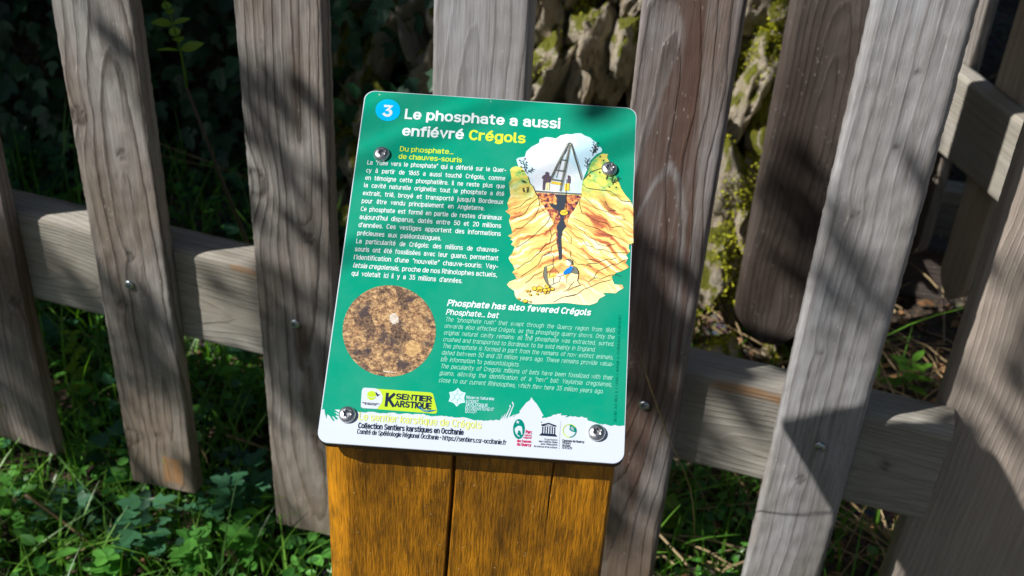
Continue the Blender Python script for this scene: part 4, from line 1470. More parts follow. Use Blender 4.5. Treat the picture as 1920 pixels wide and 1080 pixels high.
GL = {
    'a': (0.44, [arc(0.20, 0.52, 0.20, 0.22, 160, 0, 7) + [(0.40, 0.0)], arc(0.20, 0.21, 0.20, 0.21, 90, 270, 9) + [(0.30, 0.02), (0.40, 0.10)], [(0.20, 0.42), (0.40, 0.42)]]),
    'b': (0.44, [[(0, 1.0), (0, 0)], _bowl(0, 0.44, 0, XH)]),
    'c': (0.38, [arc(0.22, 0.37, 0.22, 0.37, 50, 310, 12)]),
    'd': (0.44, [[(0.44, 1.0), (0.44, 0)], _bowl(0, 0.44, 0, XH)]),
    'e': (0.43, [arc(0.215, 0.37, 0.215, 0.37, 0, 315, 16), [(0.03, 0.37), (0.43, 0.37)]]),
    'f': (0.28, [arc(0.24, 0.80, 0.14, 0.20, 80, 180, 5) + [(0.10, 0)], [(-0.02, XH), (0.27, XH)]]),
    'g': (0.44, [_bowl(0, 0.44, 0, XH), [(0.44, XH), (0.44, 0.0)] + arc(0.22, -0.06, 0.22, 0.20, 0, -140, 7)]),
    'h': (0.42, [[(0, 1.0), (0, 0)], [(0, 0.45)] + arc(0.21, 0.48, 0.21, 0.26, 160, 0, 7) + [(0.42, 0)]]),
    'i': (0.0, [[(0, XH), (0, 0)], 'dot']),
    'j': (0.04, [[(0.04, XH), (0.04, -0.12)] + arc(-0.06, -0.12, 0.10, 0.13, 0, -80, 4), 'dotj']),
    'k': (0.40, [[(0, 1.0), (0, 0)], [(0.38, XH), (0.02, 0.32)], [(0.12, 0.43), (0.40, 0)]]),
    'l': (0.09, [[(0, 1.0), (0, 0.12)] + arc(0.11, 0.12, 0.11, 0.12, 180, 260, 4)]),
    'm': (0.68, [[(0, XH), (0, 0)], [(0, 0.48)] + arc(0.17, 0.50, 0.17, 0.24, 160, 0, 6) + [(0.34, 0)], [(0.34, 0.48)] + arc(0.51, 0.50, 0.17, 0.24, 160, 0, 6) + [(0.68, 0)]]),
    'n': (0.42, [[(0, XH), (0, 0)], [(0, 0.45)] + arc(0.21, 0.48, 0.21, 0.26, 160, 0, 7) + [(0.42, 0)]]),
    'o': (0.46, [_bowl(0, 0.46, 0, XH)]),
    'p': (0.44, [[(0, XH), (0, DS)], _bowl(0, 0.44, 0, XH)]),
    'q': (0.44, [[(0.44, XH), (0.44, DS)], _bowl(0, 0.44, 0, XH)]),
    'r': (0.26, [[(0, XH), (0, 0)], [(0, 0.44)] + arc(0.20, 0.48, 0.20, 0.24, 165, 75, 5)]),
    's': (0.38, [arc(0.19, 0.55, 0.18, 0.19, 35, 255, 8) + arc(0.19, 0.18, 0.19, 0.19, 80, -145, 8)]),
    't': (0.28, [[(0.09, 0.94), (0.09, 0.16)] + arc(0.23, 0.16, 0.14, 0.16, 180, 275, 5), [(-0.03, XH), (0.27, XH)]]),
    'u': (0.42, [[(0, XH), (0, 0.26)] + arc(0.21, 0.26, 0.21, 0.26, 180, 340, 7) + [(0.42, 0.32)], [(0.42, XH), (0.42, 0)]]),
    'v': (0.42, [[(0, XH), (0.21, 0), (0.42, XH)]]),
    'w': (0.64, [[(0, XH), (0.16, 0), (0.32, XH), (0.48, 0), (0.64, XH)]]),
    'x': (0.40, [[(0, XH), (0.40, 0)], [(0.40, XH), (0, 0)]]),
    'y': (0.42, [[(0, XH), (0.22, 0.04)], [(0.42, XH), (0.19, -0.10)] + arc(0.06, -0.12, 0.12, 0.14, -10, -90, 4)]),
    'z': (0.36, [[(0, XH), (0.36, XH), (0, 0), (0.36, 0)]]),
    'A': (0.54, [[(0, 0), (0.27, 1), (0.54, 0)], [(0.09, 0.30), (0.45, 0.30)]]),
    'B': (0.46, [[(0, 0), (0, 1), (0.22, 1)] + arc(0.22, 0.76, 0.21, 0.24, 90, -90, 8) + [(0, 0.52)], [(0.22, 0.52)] + arc(0.23, 0.26, 0.23, 0.26, 90, -90, 8) + [(0, 0)]]),
    'C': (0.47, [arc(0.26, 0.5, 0.26, 0.5, 48, 312, 14)]),
    'D': (0.50, [[(0, 0), (0, 1), (0.20, 1)] + arc(0.20, 0.5, 0.30, 0.5, 90, -90, 10) + [(0, 0)]]),
    'E': (0.40, [[(0.40, 1), (0, 1), (0, 0), (0.40, 0)], [(0, 0.52), (0.36, 0.52)]]),
    'F': (0.38, [[(0.38, 1), (0, 1), (0, 0)], [(0, 0.52), (0.34, 0.52)]]),
    'G': (0.50, [arc(0.26, 0.5, 0.26, 0.5, 48, 300, 14) + [(0.50, 0.14), (0.50, 0.46), (0.28, 0.46)]]),
    'I': (0.0, [[(0, 0), (0, 1)]]),
    'K': (0.50, [[(0, 0), (0, 1)], [(0.48, 1), (0.02, 0.42)], [(0.15, 0.58), (0.50, 0)]]),
    'L': (0.38, [[(0, 1), (0, 0), (0.38, 0)]]),
    'M': (0.62, [[(0, 0), (0, 1), (0.31, 0.25), (0.62, 1), (0.62, 0)]]),
    'N': (0.50, [[(0, 0), (0, 1), (0.50, 0), (0.50, 1)]]),
    'O': (0.54, [_bowl(0, 0.54, 0, 1.0, n=20)]),
    'P': (0.46, [[(0, 0), (0, 1), (0.22, 1)] + arc(0.22, 0.72, 0.24, 0.28, 90, -90, 8) + [(0, 0.44)]]),
    'Q': (0.54, [_bowl(0, 0.54, 0, 1.0, n=20), [(0.32, 0.24), (0.54, -0.04)]]),
    'R': (0.48, [[(0, 0), (0, 1), (0.22, 1)] + arc(0.22, 0.74, 0.24, 0.26, 90, -90, 8) + [(0, 0.48)], [(0.24, 0.48), (0.48, 0)]]),
    'S': (0.48, [arc(0.25, 0.745, 0.23, 0.255, 35, 255, 9) + arc(0.24, 0.245, 0.24, 0.245, 80, -145, 9)]),
    'T': (0.48, [[(0.24, 0), (0.24, 1)], [(0, 1), (0.48, 1)]]),
    'U': (0.50, [[(0, 1), (0, 0.28)] + arc(0.25, 0.28, 0.25, 0.28, 180, 360, 9) + [(0.50, 1)]]),
    'V': (0.52, [[(0, 1), (0.26, 0), (0.52, 1)]]),
    '0': (0.46, [_bowl(0, 0.46, 0, 1.0, n=18)]),
    '1': (0.20, [[(0.0, 0.78), (0.20, 1.0), (0.20, 0)]]),
    '2': (0.44, [arc(0.22, 0.74, 0.21, 0.26, 160, -20, 8) + [(0.0, 0.0), (0.44, 0)]]),
    '3': (0.44, [[(0.02, 1), (0.42, 1), (0.18, 0.60)] + arc(0.20, 0.30, 0.24, 0.30, 80, -150, 10)]),
    '5': (0.44, [[(0.40, 1), (0.06, 1), (0.03, 0.54)] + arc(0.21, 0.31, 0.23, 0.31, 120, -150, 10)]),
    '6': (0.46, [[(0.34, 1.0), (0.05, 0.48)], _bowl(0, 0.46, 0, 0.62)]),
    '8': (0.46, [_bowl(0.03, 0.43, 0.52, 1.0), _bowl(0, 0.46, 0, 0.52)]),
    '.': (0.02, ['pt']), ',': (0.04, [[(0.05, 0.05), (0.0, -0.14)]]), ':': (0.02, ['pt', 'pt2']),
    '’': (0.05, [[(0.06, 1.0), (0.02, 0.78)]]), '“': (0.20, [[(0.06, 1.0), (0.02, 0.80)], [(0.22, 1.0), (0.18, 0.80)]]),
    '”': (0.20, [[(0.06, 1.0), (0.02, 0.80)], [(0.22, 1.0), (0.18, 0.80)]]),
    '-': (0.26, [[(0, 0.38), (0.26, 0.38)]]), '/': (0.34, [[(0, -0.08), (0.34, 1.04)]]), '•': (0.10, ['bull']),
}
ACC = {'ç': ('c', 'ce'), 'é': ('e', 'ac'), 'è': ('e', 'gr'), 'ê': ('e', 'ci'), 'à': ('a', 'gr')}
ACS = {'ce': [(0.24, -0.04), (0.20, -0.22)], 'ac': [(0.17, 0.86), (0.32, 1.04)], 'gr': [(0.28, 0.86), (0.12, 1.04)], 'ci': [(0.08, 0.86), (0.22, 1.02), (0.36, 0.86)]}
_cache = {}


def stroke_strip(P, w, z):
    """mitred ribbon along a centre line"""
    P = [Vector(p) for p in P]
    Q = [P[0]]
    for p in P[1:]:
        if (p - Q[-1]).length > 0.03:
            Q.append(p)
    if len(Q) < 2:
        Q.append(P[-1] + Vector((0.01, 0)))
    V, F = [], []
    closed = (Q[0] - Q[-1]).length < 0.05 and len(Q) > 6
    for i, p in enumerate(Q):
        if closed and i in (0, len(Q) - 1):
            t1, t2 = (Q[1] - Q[0]).normalized(), (Q[-1] - Q[-2]).normalized()
        else:
            t1 = (Q[min(i + 1, len(Q) - 1)] - Q[i]).normalized() if i < len(Q) - 1 else (Q[i] - Q[i - 1]).normalized()
            t2 = (Q[i] - Q[i - 1]).normalized() if i > 0 else t1
        n1, n2 = Vector((-t1.y, t1.x)), Vector((-t2.y, t2.x))
        m = (n1 + n2)
        m = m.normalized() if m.length > 0.1 else n1
        k = 1.0 / max(0.6, m.dot(n1))
        ext = Vector((0, 0))
        if not closed and i == 0:
            ext = -t1 * w * 0.5
        if not closed and i == len(Q) - 1:
            ext = t2 * w * 0.5
        a, b_ = p + ext - m * w * 0.5 * k, p + ext + m * w * 0.5 * k
        V += [(a.x, a.y, z), (b_.x, b_.y, z)]
    for i in range(len(Q) - 1):
        F.append((2 * i, 2 * i + 2, 2 * i + 3, 2 * i + 1))
    return V, F


def glyphs(text, weight=0.13, italic=0.0):
    key = (text, weight, italic)
    if key in _cache:
        return _cache[key]
    V, F = [], []
    x = 0.0
    w = weight
    side = 0.135 + w * 0.5
    cnt = 0
    for ch in text:
        base, ac = ACC.get(ch, (ch, None))
        adv, strokes = GL[base]
        x += side if x > 0 else w * 0.5
        ss = []
        for s in strokes:
            if s == 'dot':
                ss.append([(0, 1.02), (0, 1.055)])
            elif s == 'dotj':
                ss.append([(0.04, 1.02), (0.04, 1.055)])
            elif s == 'pt':
                ss.append([(0.01, 0.0), (0.01, 0.035)])
            elif s == 'pt2':
                ss.append([(0.01, 0.60), (0.01, 0.635)])
            elif s == 'bull':
                ss.append([(-0.02, 0.5), (0.12, 0.5)])
                ss.append([(0.05, 0.43), (0.05, 0.57)])
            else:
                ss.append(s)
        if ac:
            ss.append(ACS[ac])
        for s in ss:
            pts_ = [(px_ + x, py_ * (1 - w) + w * 0.5) for (px_, py_) in s]
            cnt += 1
            sv, sf = stroke_strip(pts_, w, (cnt % 5) * 0.000004)
            F += [tuple(i + len(V) for i in f) for f in sf]
            V += sv
        x += adv
        x += 0.0
    co = np.array(V, float)
    if italic:
        co[:, 0] += co[:, 1] * italic
    _cache[key] = (co, F, x + w * 0.5)
    return _cache[key]


def text_line(bag, text, start, end, cap, layer=3, m=0, weight=0.13, italic=0.0, sx=None, words_m=None):
    """set one line between two baseline points, cap = capital height in metres"""
    a, b_ = Vector(lay(*start)), Vector(lay(*end))
    d = b_ - a
    L = d.length
    d.normalize()
    up = Vector((-d.y, d.x))
    s = cap
    words = text.split(' ')
    G = [glyphs(w_, weight, italic) for w_ in words]
    tot = sum(q[2] for q in G) * s
    nsp = len(words) - 1
    em = 0.36 * s
    if sx is None or nsp == 0:
        k = L / (tot + nsp * em)
        gap = em * k
    else:
        k = sx
        gap = (L - tot * k) / nsp
        if gap < 0.24 * s:
            gap = 0.26 * s
            k = (L - nsp * gap) / tot
        if gap > 0.8 * s:
            gap = 0.7 * s
            k = (L - nsp * gap) / tot
    x = 0.0
    for i, (co, fs, w_) in enumerate(G):
        V = []
        for c in co:
            p = a + d * (x + c[0] * s * k) + up * (c[1] * s)
            V.append((p.x, p.y, LAYER * layer + c[2]))
        bag.add(V, fs, m if words_m is None else words_m[i])
        x += w_ * s * k + gap


MM = 0.001
b = Bag()
text_line(b, 'Le phosphate a aussi', (759, 222), (1051, 240.5), 0.0108, weight=0.172)
text_line(b, 'enfiévré Crégols', (754, 253.5), (986, 268.3), 0.0108, weight=0.172, words_m=[0, 1])
b.build('title_lettering', [M_TXT, M_LIME], panel)
b = Bag()
poly_sheet(b, ell(728, 205.5, 23.3, 20.5, 40), 2, 0)
text_line(b, '3', (718, 217.5), (735.5, 218.5), 0.0125, 3, 1, weight=0.20)
b.build('number_badge', [M_BLUE, M_TXT], panel)
b = Bag()
text_line(b, 'Du phosphate...', (750.2, 283), (851, 288.8), 0.0052, weight=0.135)
text_line(b, 'de chauves-souris', (747.4, 297), (866.7, 304.2), 0.0052, weight=0.135)
b.build('subtitle_lettering', [M_LIME], panel)
FR = [("La “ruée vers le phosphate” qui a déferlé sur le Quer-", (689, 308), (949.8, 322.5)),
      ("cy à partir de 1865 a aussi touché Crégols, comme", (686.8, 323), (948, 338.2)),
      ("en témoigne cette phosphatière. Il ne reste plus que", (685, 337), (947, 353)),
      ("la cavité naturelle originelle: tout le phosphate a été", (682.6, 351), (945.8, 367.4)),
      ("extrait, trié, broyé et transporté jusqu’à Bordeaux", (680.3, 365.8), (944, 382.6)),
      ("pour être vendu principalement en Angleterre.", (678.4, 380.6), (908.8, 394.6)),
      ("Ce phosphate est formé en partie de restes d’animaux", (676.4, 395.8), (941.4, 412.5)),
      ("aujourd’hui disparus, datés entre 50 et 20 millions", (674.2, 410.8), (940.2, 427.6)),
      ("d’années. Ces vestiges apportent des informations", (672.1, 425.8), (939.4, 442.6)),
      ("précieuses aux paléontologues.", (669.9, 441.2), (827.3, 451.2)),
      ("La particularité de Crégols: des millions de chauves-", (667.8, 456.4), (936, 473.4)),
      ("souris ont été fossilisées avec leur guano, permettant", (665.2, 471.4), (934.6, 488.8)),
      ("l’identification d’une “nouvelle” chauve-souris: Vay-", (663.2, 486.7), (934.2, 504.4)),
      ("latsia cregolensis, proche de nos Rhinolophes actuels,", (661.5, 502), (932, 519.8)),
      ("qui voletait ici il y a 35 millions d’années.", (658.9, 517.3), (866.9, 531.6))]
b = Bag()
for i, (t, p, q) in enumerate(FR):
    if i == 13:
        text_line(b, 'latsia cregolensis,', p, (748.5, 508.3), 0.0046, weight=0.135, italic=0.2)
        text_line(b, 'proche de nos Rhinolophes actuels,', (754, 508.6), q, 0.0046, weight=0.13)
    else:
        text_line(b, t, p, q, 0.0046, weight=0.13, sx=0.90)
b.build('french_text', [M_TXT], panel)
b = Bag()
text_line(b, 'Phosphate has also fevered Crégols', (838, 574), (1107, 592), 0.0060, weight=0.172, italic=0.2)
text_line(b, 'Phosphate... bat', (836, 590.5), (934, 597.2), 0.0052, weight=0.14, italic=0.2)
b.build('english_title_lettering', [M_TXT], panel)
EN = [("The “phosphate rush” that swept through the Quercy region from 1865", (834.8, 603.2), (1152.3, 623.6)),
      ("onwards also affected Crégols, as this phosphate quarry shows. Only the", (833, 615.6), (1151.7, 636.3)),
      ("original natural cavity remains: all the phosphate was extracted, sorted,", (831.7, 628.2), (1150.6, 649.2)),
      ("crushed and transported to Bordeaux to be sold mainly in England.", (830.3, 640.8), (1115.7, 659.6)),
      ("This phosphate is formed in part from the remains of now extinct animals,", (829.3, 653.3), (1149.2, 674.4)),
      ("dated between 50 and 20 million years ago. These remains provide valua-", (827.7, 665.8), (1149.6, 687.0)),
      ("ble information to paleontologists.", (826.2, 678.4), (973.5, 688.3)),
      ("The peculiarity of Cregols: millions of bats have been fossilized with their", (825.6, 691.3), (1148.2, 712.7)),
      ("guano, allowing the identification of a “new” bat: Vaylatsia cregolensis,", (823.8, 704.0), (1146.8, 725.5)),
      ("close to our current Rhinolophes, which flew here 35 million years ago.", (822.2, 717.6), (1130.9, 738.3))]
b = Bag()
for (t, p, q) in EN:
    text_line(b, t, p, q, 0.0040, weight=0.1, italic=0.2, sx=0.92)
b.build('english_text', [M_TXT2], panel)
b = Bag()
text_line(b, 'Le sentier karstique de Crégols', (672, 789), (902, 805.5), 0.0066, weight=0.135)
b.build('trail_name_lettering', [M_LIME3], panel)
b = Bag()
text_line(b, 'Collection Sentiers karstiques en Occitanie', (670.5, 804.5), (868.5, 817.2), 0.0050, weight=0.175)
text_line(b, 'Comité de Spéléologie Régional Occitanie • https://sentiers.csr-occitanie.fr', (668.5, 815), (948.5, 835.3), 0.0042, weight=0.135)
b.build('publisher_lettering', [M_NAVY], panel)

b = Bag()
rs_ = random.Random(6)
yy = 592.0
while yy < 792:
    xx = 1162.5 - (yy - 592) * 0.048
    w_ = rs_.uniform(1.5, 3.2)
    line_sheet(b, [(xx - rs_.uniform(2.2, 3.4), yy), (xx + 2.2, yy + 0.2)], 0.8, 3, 0)
    yy += w_ + (2.5 if rs_.random() < 0.15 else 0)
b.build('edge_fine_print', [M_DKG], panel)

# ---- sentier karstique logo
b = Bag()
poly_sheet(b, [z6(x, y) for x, y in ((560, 112), (1300, 162), (1330, 175), (1378, 370), (1365, 398), (1330, 400), (700, 352), (690, 130))], 2, 0)
poly_sheet(b, [z6(x, y) for x, y in ((540, 118), (560, 110), (690, 118), (740, 150), (765, 210), (755, 280), (700, 350), (545, 342), (520, 330), (518, 300), (528, 150))], 3, 1)
poly_sheet(b, [z6(*p) for p in ell(638, 198, 52, 52, 24)], 4, 0)
line_sheet(b, [z6(x, y) for x, y in ((588, 200), (610, 215), (640, 222), (690, 212))], 0.9, 5, 1)
poly_sheet(b, [z6(x, y) for x, y in ((680, 155), (700, 170), (708, 186), (735, 186), (722, 196), (705, 212), (690, 190))], 5, 2)
line_sheet(b, [z6(x, y) for x, y in ((1168, 318), (1185, 350), (1215, 372), (1260, 382), (1310, 375), (1372, 362), (1310, 366), (1255, 368), (1215, 358), (1185, 330))], 1.2, 6, 3)
text_line(b, 'K', z6(785, 322), z6(893, 328), 0.0120, 4, 2, weight=0.2)
text_line(b, 'SENTIER', z6(908, 240), z6(1315, 272), 0.0052, 4, 2, weight=0.20)
text_line(b, 'ARSTIQUE', z6(893, 326), z6(1308, 356), 0.0058, 4, 2, weight=0.20)
text_line(b, 'Fédération Française', z6(533, 286), z6(725, 300), 0.0011, 4, 2, weight=0.17)
text_line(b, 'de Spéléologie', z6(558, 302), z6(695, 312), 0.0011, 4, 2, weight=0.17)
b.build('trail_logo', [M_LIME2, M_WHITE, M_NAVY, M_SWOOSH], panel)

# ---- reserve logo: six pointed scalloped star with net
b = Bag()
cx, cy = 1603.0, 212.0
star_pts = []
tips = [(1612, 110), (1700, 165), (1692, 275), (1597, 322), (1505, 262), (1512, 158)]
for i in range(6):
    p, q = tips[i], tips[(i + 1) % 6]
    star_pts.append(p)
    for t in (0.25, 0.5, 0.75):
        mx, my = p[0] + (q[0] - p[0]) * t, p[1] + (q[1] - p[1]) * t
        k = 0.16 * math.sin(math.pi * t)
        star_pts.append((mx + (cx - mx) * k, my + (cy - my) * k))
poly_sheet(b, [z6(*p) for p in star_pts], 2, 0)
hexp = [(cx + 34 * math.cos(math.radians(a)), cy + 34 * math.sin(math.radians(a))) for a in range(30, 391, 60)]
line_sheet(b, [z6(*p) for p in hexp], 0.55, 3, 1)
for i in range(6):
    a_ = math.radians(30 + 60 * i)
    e = (cx + 80 * math.cos(a_), cy + 85 * math.sin(a_))
    line_sheet(b, [z6(*hexp[i]), z6(*e)], 0.55, 3, 1)
text_line(b, 'Réserve Naturelle', z6(1703, 232), z7(270, 184), 0.0026, 3, 0, weight=0.135)
text_line(b, 'INTERET', z6(1703, 278), z7(102, 216), 0.0026, 3, 0)
text_line(b, 'GEOLOGIQUE', z6(1700, 312), z7(200, 258), 0.0028, 3, 0)
text_line(b, 'DU DEPARTEMENT', z6(1694, 352), z7(265, 302), 0.0028, 3, 0)
text_line(b, 'DU LOT', z6(1692, 390), z7(82, 326), 0.0028, 3, 0)
b.build('reserve_logo', [M_PALEBL, M_GREEN], panel)

# ---- park, heritage and geopark logos (layout sheet of the foot)
def z8(x, y): return (940 + x / 11.294, 770 + y / 11.294)
b = Bag()
poly_sheet(b, [z8(*p) for p in ell(368, 398, 124, 212, 32, rot=0.03)], 2, 0)
poly_sheet(b, [z8(*p) for p in ((340, 215), (355, 240), (385, 240), (362, 258), (370, 285), (345, 270), (320, 280), (325, 250), (312, 232), (335, 235))], 3, 1)
poly_sheet(b, [z8(*p) for p in ((280, 420), (288, 380), (315, 360), (345, 335), (390, 332), (430, 350), (440, 400), (443, 520), (425, 520), (412, 470), (398, 440), (372, 425),
                                (350, 440), (345, 480), (325, 492), (352, 530), (392, 555), (380, 566), (340, 545), (300, 490))], 3, 1)
text_line(b, 'Parc', z8(508, 492), z8(640, 502), 0.0030, 3, 2, weight=0.2)
text_line(b, 'naturel', z8(486, 545), z8(632, 556), 0.0017, 3, 2, weight=0.17)
text_line(b, 'régional', z8(462, 596), z8(632, 606), 0.0017, 3, 2, weight=0.17)
text_line(b, 'des Causses', z8(325, 676), z8(626, 694), 0.0024, 3, 2, weight=0.2)
text_line(b, 'du Quercy', z8(320, 750), z8(622, 772), 0.0026, 3, 2, weight=0.2)
b.build('park_logo', [M_TEAL, M_WHITE, M_RED], panel)
b = Bag()
poly_sheet(b, [z8(*p) for p in ((842, 300), (1000, 262), (1162, 322), (1160, 345), (845, 330))], 2, 0)
poly_sheet(b, [z8(*p) for p in ((905, 322), (1000, 300), (1095, 332))], 3, 1)
for i, x in enumerate((862, 912, 962, 1014, 1064, 1116)):
    y0 = 340 + i * 3
    poly_sheet(b, [z8(*p) for p in ((x, y0), (x + 24, y0 + 2), (x + 18, y0 + 150), (x - 6, y0 + 148))], 2, 0)
poly_sheet(b, [z8(*p) for p in ((835, 485), (1140, 505), (1150, 525), (1165, 530), (1178, 560), (795, 532), (815, 510), (828, 505))], 2, 0)
poly_sheet(b, [z8(*p) for p in ell(846, 250, 12, 12, 10)], 2, 0)
for i in range(24):
    t = i / 23.0
    yy = 232 + (812 - 232) * t ** 1.5
    rr_ = 3 + 5 * t
    poly_sheet(b, [z8(*p) for p in ell(1258 - 40 * t, yy, rr_, rr_, 8)], 2, 0)
text_line(b, 'Organisation', z8(905, 632), z8(1182, 648), 0.0016, 3, 0, weight=0.1)
text_line(b, 'des Nations Unies', z8(785, 674), z8(1184, 700), 0.0016, 3, 0)
text_line(b, 'pour l’éducation,', z8(832, 728), z8(1184, 752), 0.0016, 3, 0)
text_line(b, 'la science et la culture', z8(685, 778), z8(1172, 810), 0.0016, 3, 0)
b.build('heritage_logo', [M_NAVY, M_WHITE], panel)
b = Bag()
ring_o = [z8(*p) for p in ell(1442, 432, 148, 145, 48)]
ring_i = [z8(*p) for p in ell(1440, 430, 128, 128, 48)]
V = [(*lay(*p), LAYER * 2) for p in ring_o] + [(*lay(*p), LAYER * 2) for p in ring_i]
b.add(V, [(k, 48 + k, 48 + (k + 1) % 48, (k + 1) % 48) for k in range(12, 44)], 0)
b.add(V, [(k, 48 + k, 48 + (k + 1) % 48, (k + 1) % 48) for k in list(range(0, 12)) + list(range(44, 48))], 1)
poly_sheet(b, [z8(*p) for p in ((1440, 302), (1500, 310), (1530, 345), (1572, 365), (1590, 430), (1580, 468), (1530, 455), (1470, 440), (1432, 400), (1448, 370))], 3, 1)
for r_ in (22, 40, 58):
    line_sheet(b, [z8(1530 - r_ * math.cos(a_), 378 + r_ * 0.8 * math.sin(a_)) for a_ in [x * 0.4 - 0.8 for x in range(7)]], 0.7, 4, 2)
text_line(b, 'Causses du Quercy', z8(1286, 660), z8(1746, 694), 0.0020, 3, 3, weight=0.17)
text_line(b, 'Géoparc', z8(1282, 704), z8(1466, 720), 0.0019, 3, 3)
text_line(b, 'mondial', z8(1282, 756), z8(1450, 770), 0.0019, 3, 3)
text_line(b, 'UNESCO', z8(1278, 812), z8(1484, 830), 0.0022, 3, 3)
b.build('geopark_logo', [M_LIME2, M_TEAL, M_WHITE, M_NAVY], panel)

# ---- round soil photograph
b = Bag()
poly_sheet(b, ell(729.7, 621.5, 87.5, 86, 72), 2, 0)
def zc(x, y): return (590 + x / 4.908, 520 + y / 4.908)
poly_sheet(b, jag([zc(*p) for p in ((690, 345), (745, 335), (768, 370), (775, 420), (720, 440), (690, 400))], 1.0, 3, 3), 3, 1)
poly_sheet(b, jag([zc(*p) for p in ((745, 110), (800, 95), (840, 190), (870, 310), (810, 300), (770, 220))], 1.0, 3, 4), 3, 2)
poly_sheet(b, jag([zc(*p) for p in ((590, 110), (660, 95), (650, 150), (590, 160))], 1.5, 3, 5), 3, 2)
poly_sheet(b, jag([zc(*p) for p in ((440, 380), (520, 350), (545, 430), (550, 500), (500, 520), (470, 480), (360, 410), (350, 370))], 1.5, 3, 6), 3, 2)
poly_sheet(b, jag([zc(*p) for p in ((700, 470), (790, 450), (850, 520), (900, 560), (830, 600), (720, 560))], 2.0, 3, 7), 3, 2)
poly_sheet(b, jag([zc(*p) for p in ((840, 620), (900, 580), (980, 620), (985, 690), (900, 740), (830, 700))], 2.0, 3, 8), 3, 3)
poly_sheet(b, [zc(*p) for p in ((630, 865), (752, 880), (752, 888), (630, 876))], 4, 1)
poly_sheet(b, [zc(*p) for p in ((510, 860), (630, 866), (630, 876), (510, 868))], 4, 2)
b.build('soil_photograph', [M_PHOTO, M_PPALE, M_PDARK, M_PTAN], panel)

# ---- illustration of the phosphate pit
skyp = [(970, 302), (969, 298), (973, 295), (985, 293), (988, 283), (998, 274), (1012, 267), (1013, 260), (1025, 256), (1036, 257), (1043, 259), (1052, 253), (1065, 250),
        (1072, 251), (1080, 249), (1091, 249), (1097, 253), (1108, 257), (1114, 263), (1119, 266), (1120, 273), (1126, 274), (1130, 279), (1129, 284), (1120, 288), (1108, 300),
        (1103, 315), (1096, 330), (1092, 345), (1091, 364), (1040, 363), (1004, 361), (996, 348), (975, 318)]
earth = [(957, 318), (960, 314), (968, 311), (974, 312), (978, 311), (984, 320), (991, 331), (993, 341), (1000, 348), (1004, 360), (1040, 363), (1090, 365), (1091, 352), (1093, 345),
         (1093, 338), (1103, 326), (1105, 314), (1110, 304), (1114, 298), (1124, 290), (1132, 287), (1141, 288), (1139, 295), (1142, 300), (1148, 310), (1158, 336), (1163, 346),
         (1165, 352), (1174, 366), (1183, 376), (1187, 384), (1188, 400), (1188, 455), (1180, 459), (1179, 465), (1182, 471), (1174, 478), (1178, 485), (1173, 493), (1180, 501),
         (1166, 508), (1155, 511), (1152, 516), (1147, 517), (1149, 526), (1152, 533), (1167, 534), (1170, 540), (1160, 545), (1155, 550), (1131, 549), (1135, 554), (1124, 560),
         (1120, 567), (1106, 572), (1085, 571), (1058, 568), (1024, 570), (1004, 571), (985, 568), (972, 563), (966, 555), (965, 546), (955, 539), (951, 534), (956, 528), (969, 523),
         (966, 516), (961, 511), (966, 506), (961, 495), (957, 491), (954, 484), (961, 475), (966, 463), (959, 459), (963, 452), (957, 449), (961, 446), (953, 442), (961, 438),
         (959, 426), (955, 412), (958, 403), (948, 396), (954, 393), (952, 380), (958, 366), (955, 342), (960, 335)]
b = Bag()
poly_sheet(b, skyp, 2, 0)
poly_sheet(b, jag(earth, 0.5, 2, 9), 3, 1)
# dark torn shaft
poly_sheet(b, jag([(1004, 361), (1093, 366), (1086, 376), (1078, 392), (1070, 402), (1066, 412), (1063, 424), (1056, 432), (1053, 440), (1052, 460), (1051, 488), (1048, 480),
                   (1045, 460), (1043, 432), (1036, 415), (1028, 398), (1016, 380)], 0.8, 3, 10), 4, 2)
poly_sheet(b, jag([(1040, 364), (1062, 365), (1062, 376), (1058, 392), (1058, 412), (1062, 424), (1055, 434), (1053, 448), (1054, 486), (1049, 488), (1047, 470), (1046, 440), (1044, 425),
                   (1052, 412), (1047, 396), (1033, 386), (1029, 380), (1044, 384), (1046, 374)], 0.7, 3, 11), 5, 3)
# pit edge boards, bucket
line_sheet(b, [(1004, 358.5), (1040, 361), (1091, 364)], 2.4, 6, 5)
line_sheet(b, [(1004, 357.5), (1040, 360), (1091, 363)], 0.7, 7, 4)
poly_sheet(b, ell(1058, 398.5, 8, 5.5, 16), 6, 6)
line_sheet(b, ell(1058, 398.5, 8, 5.5, 16) + [(1066, 398.5)], 0.8, 7, 4)
line_sheet(b, [(1051, 396), (1058, 399), (1065, 396)], 0.7, 7, 4)
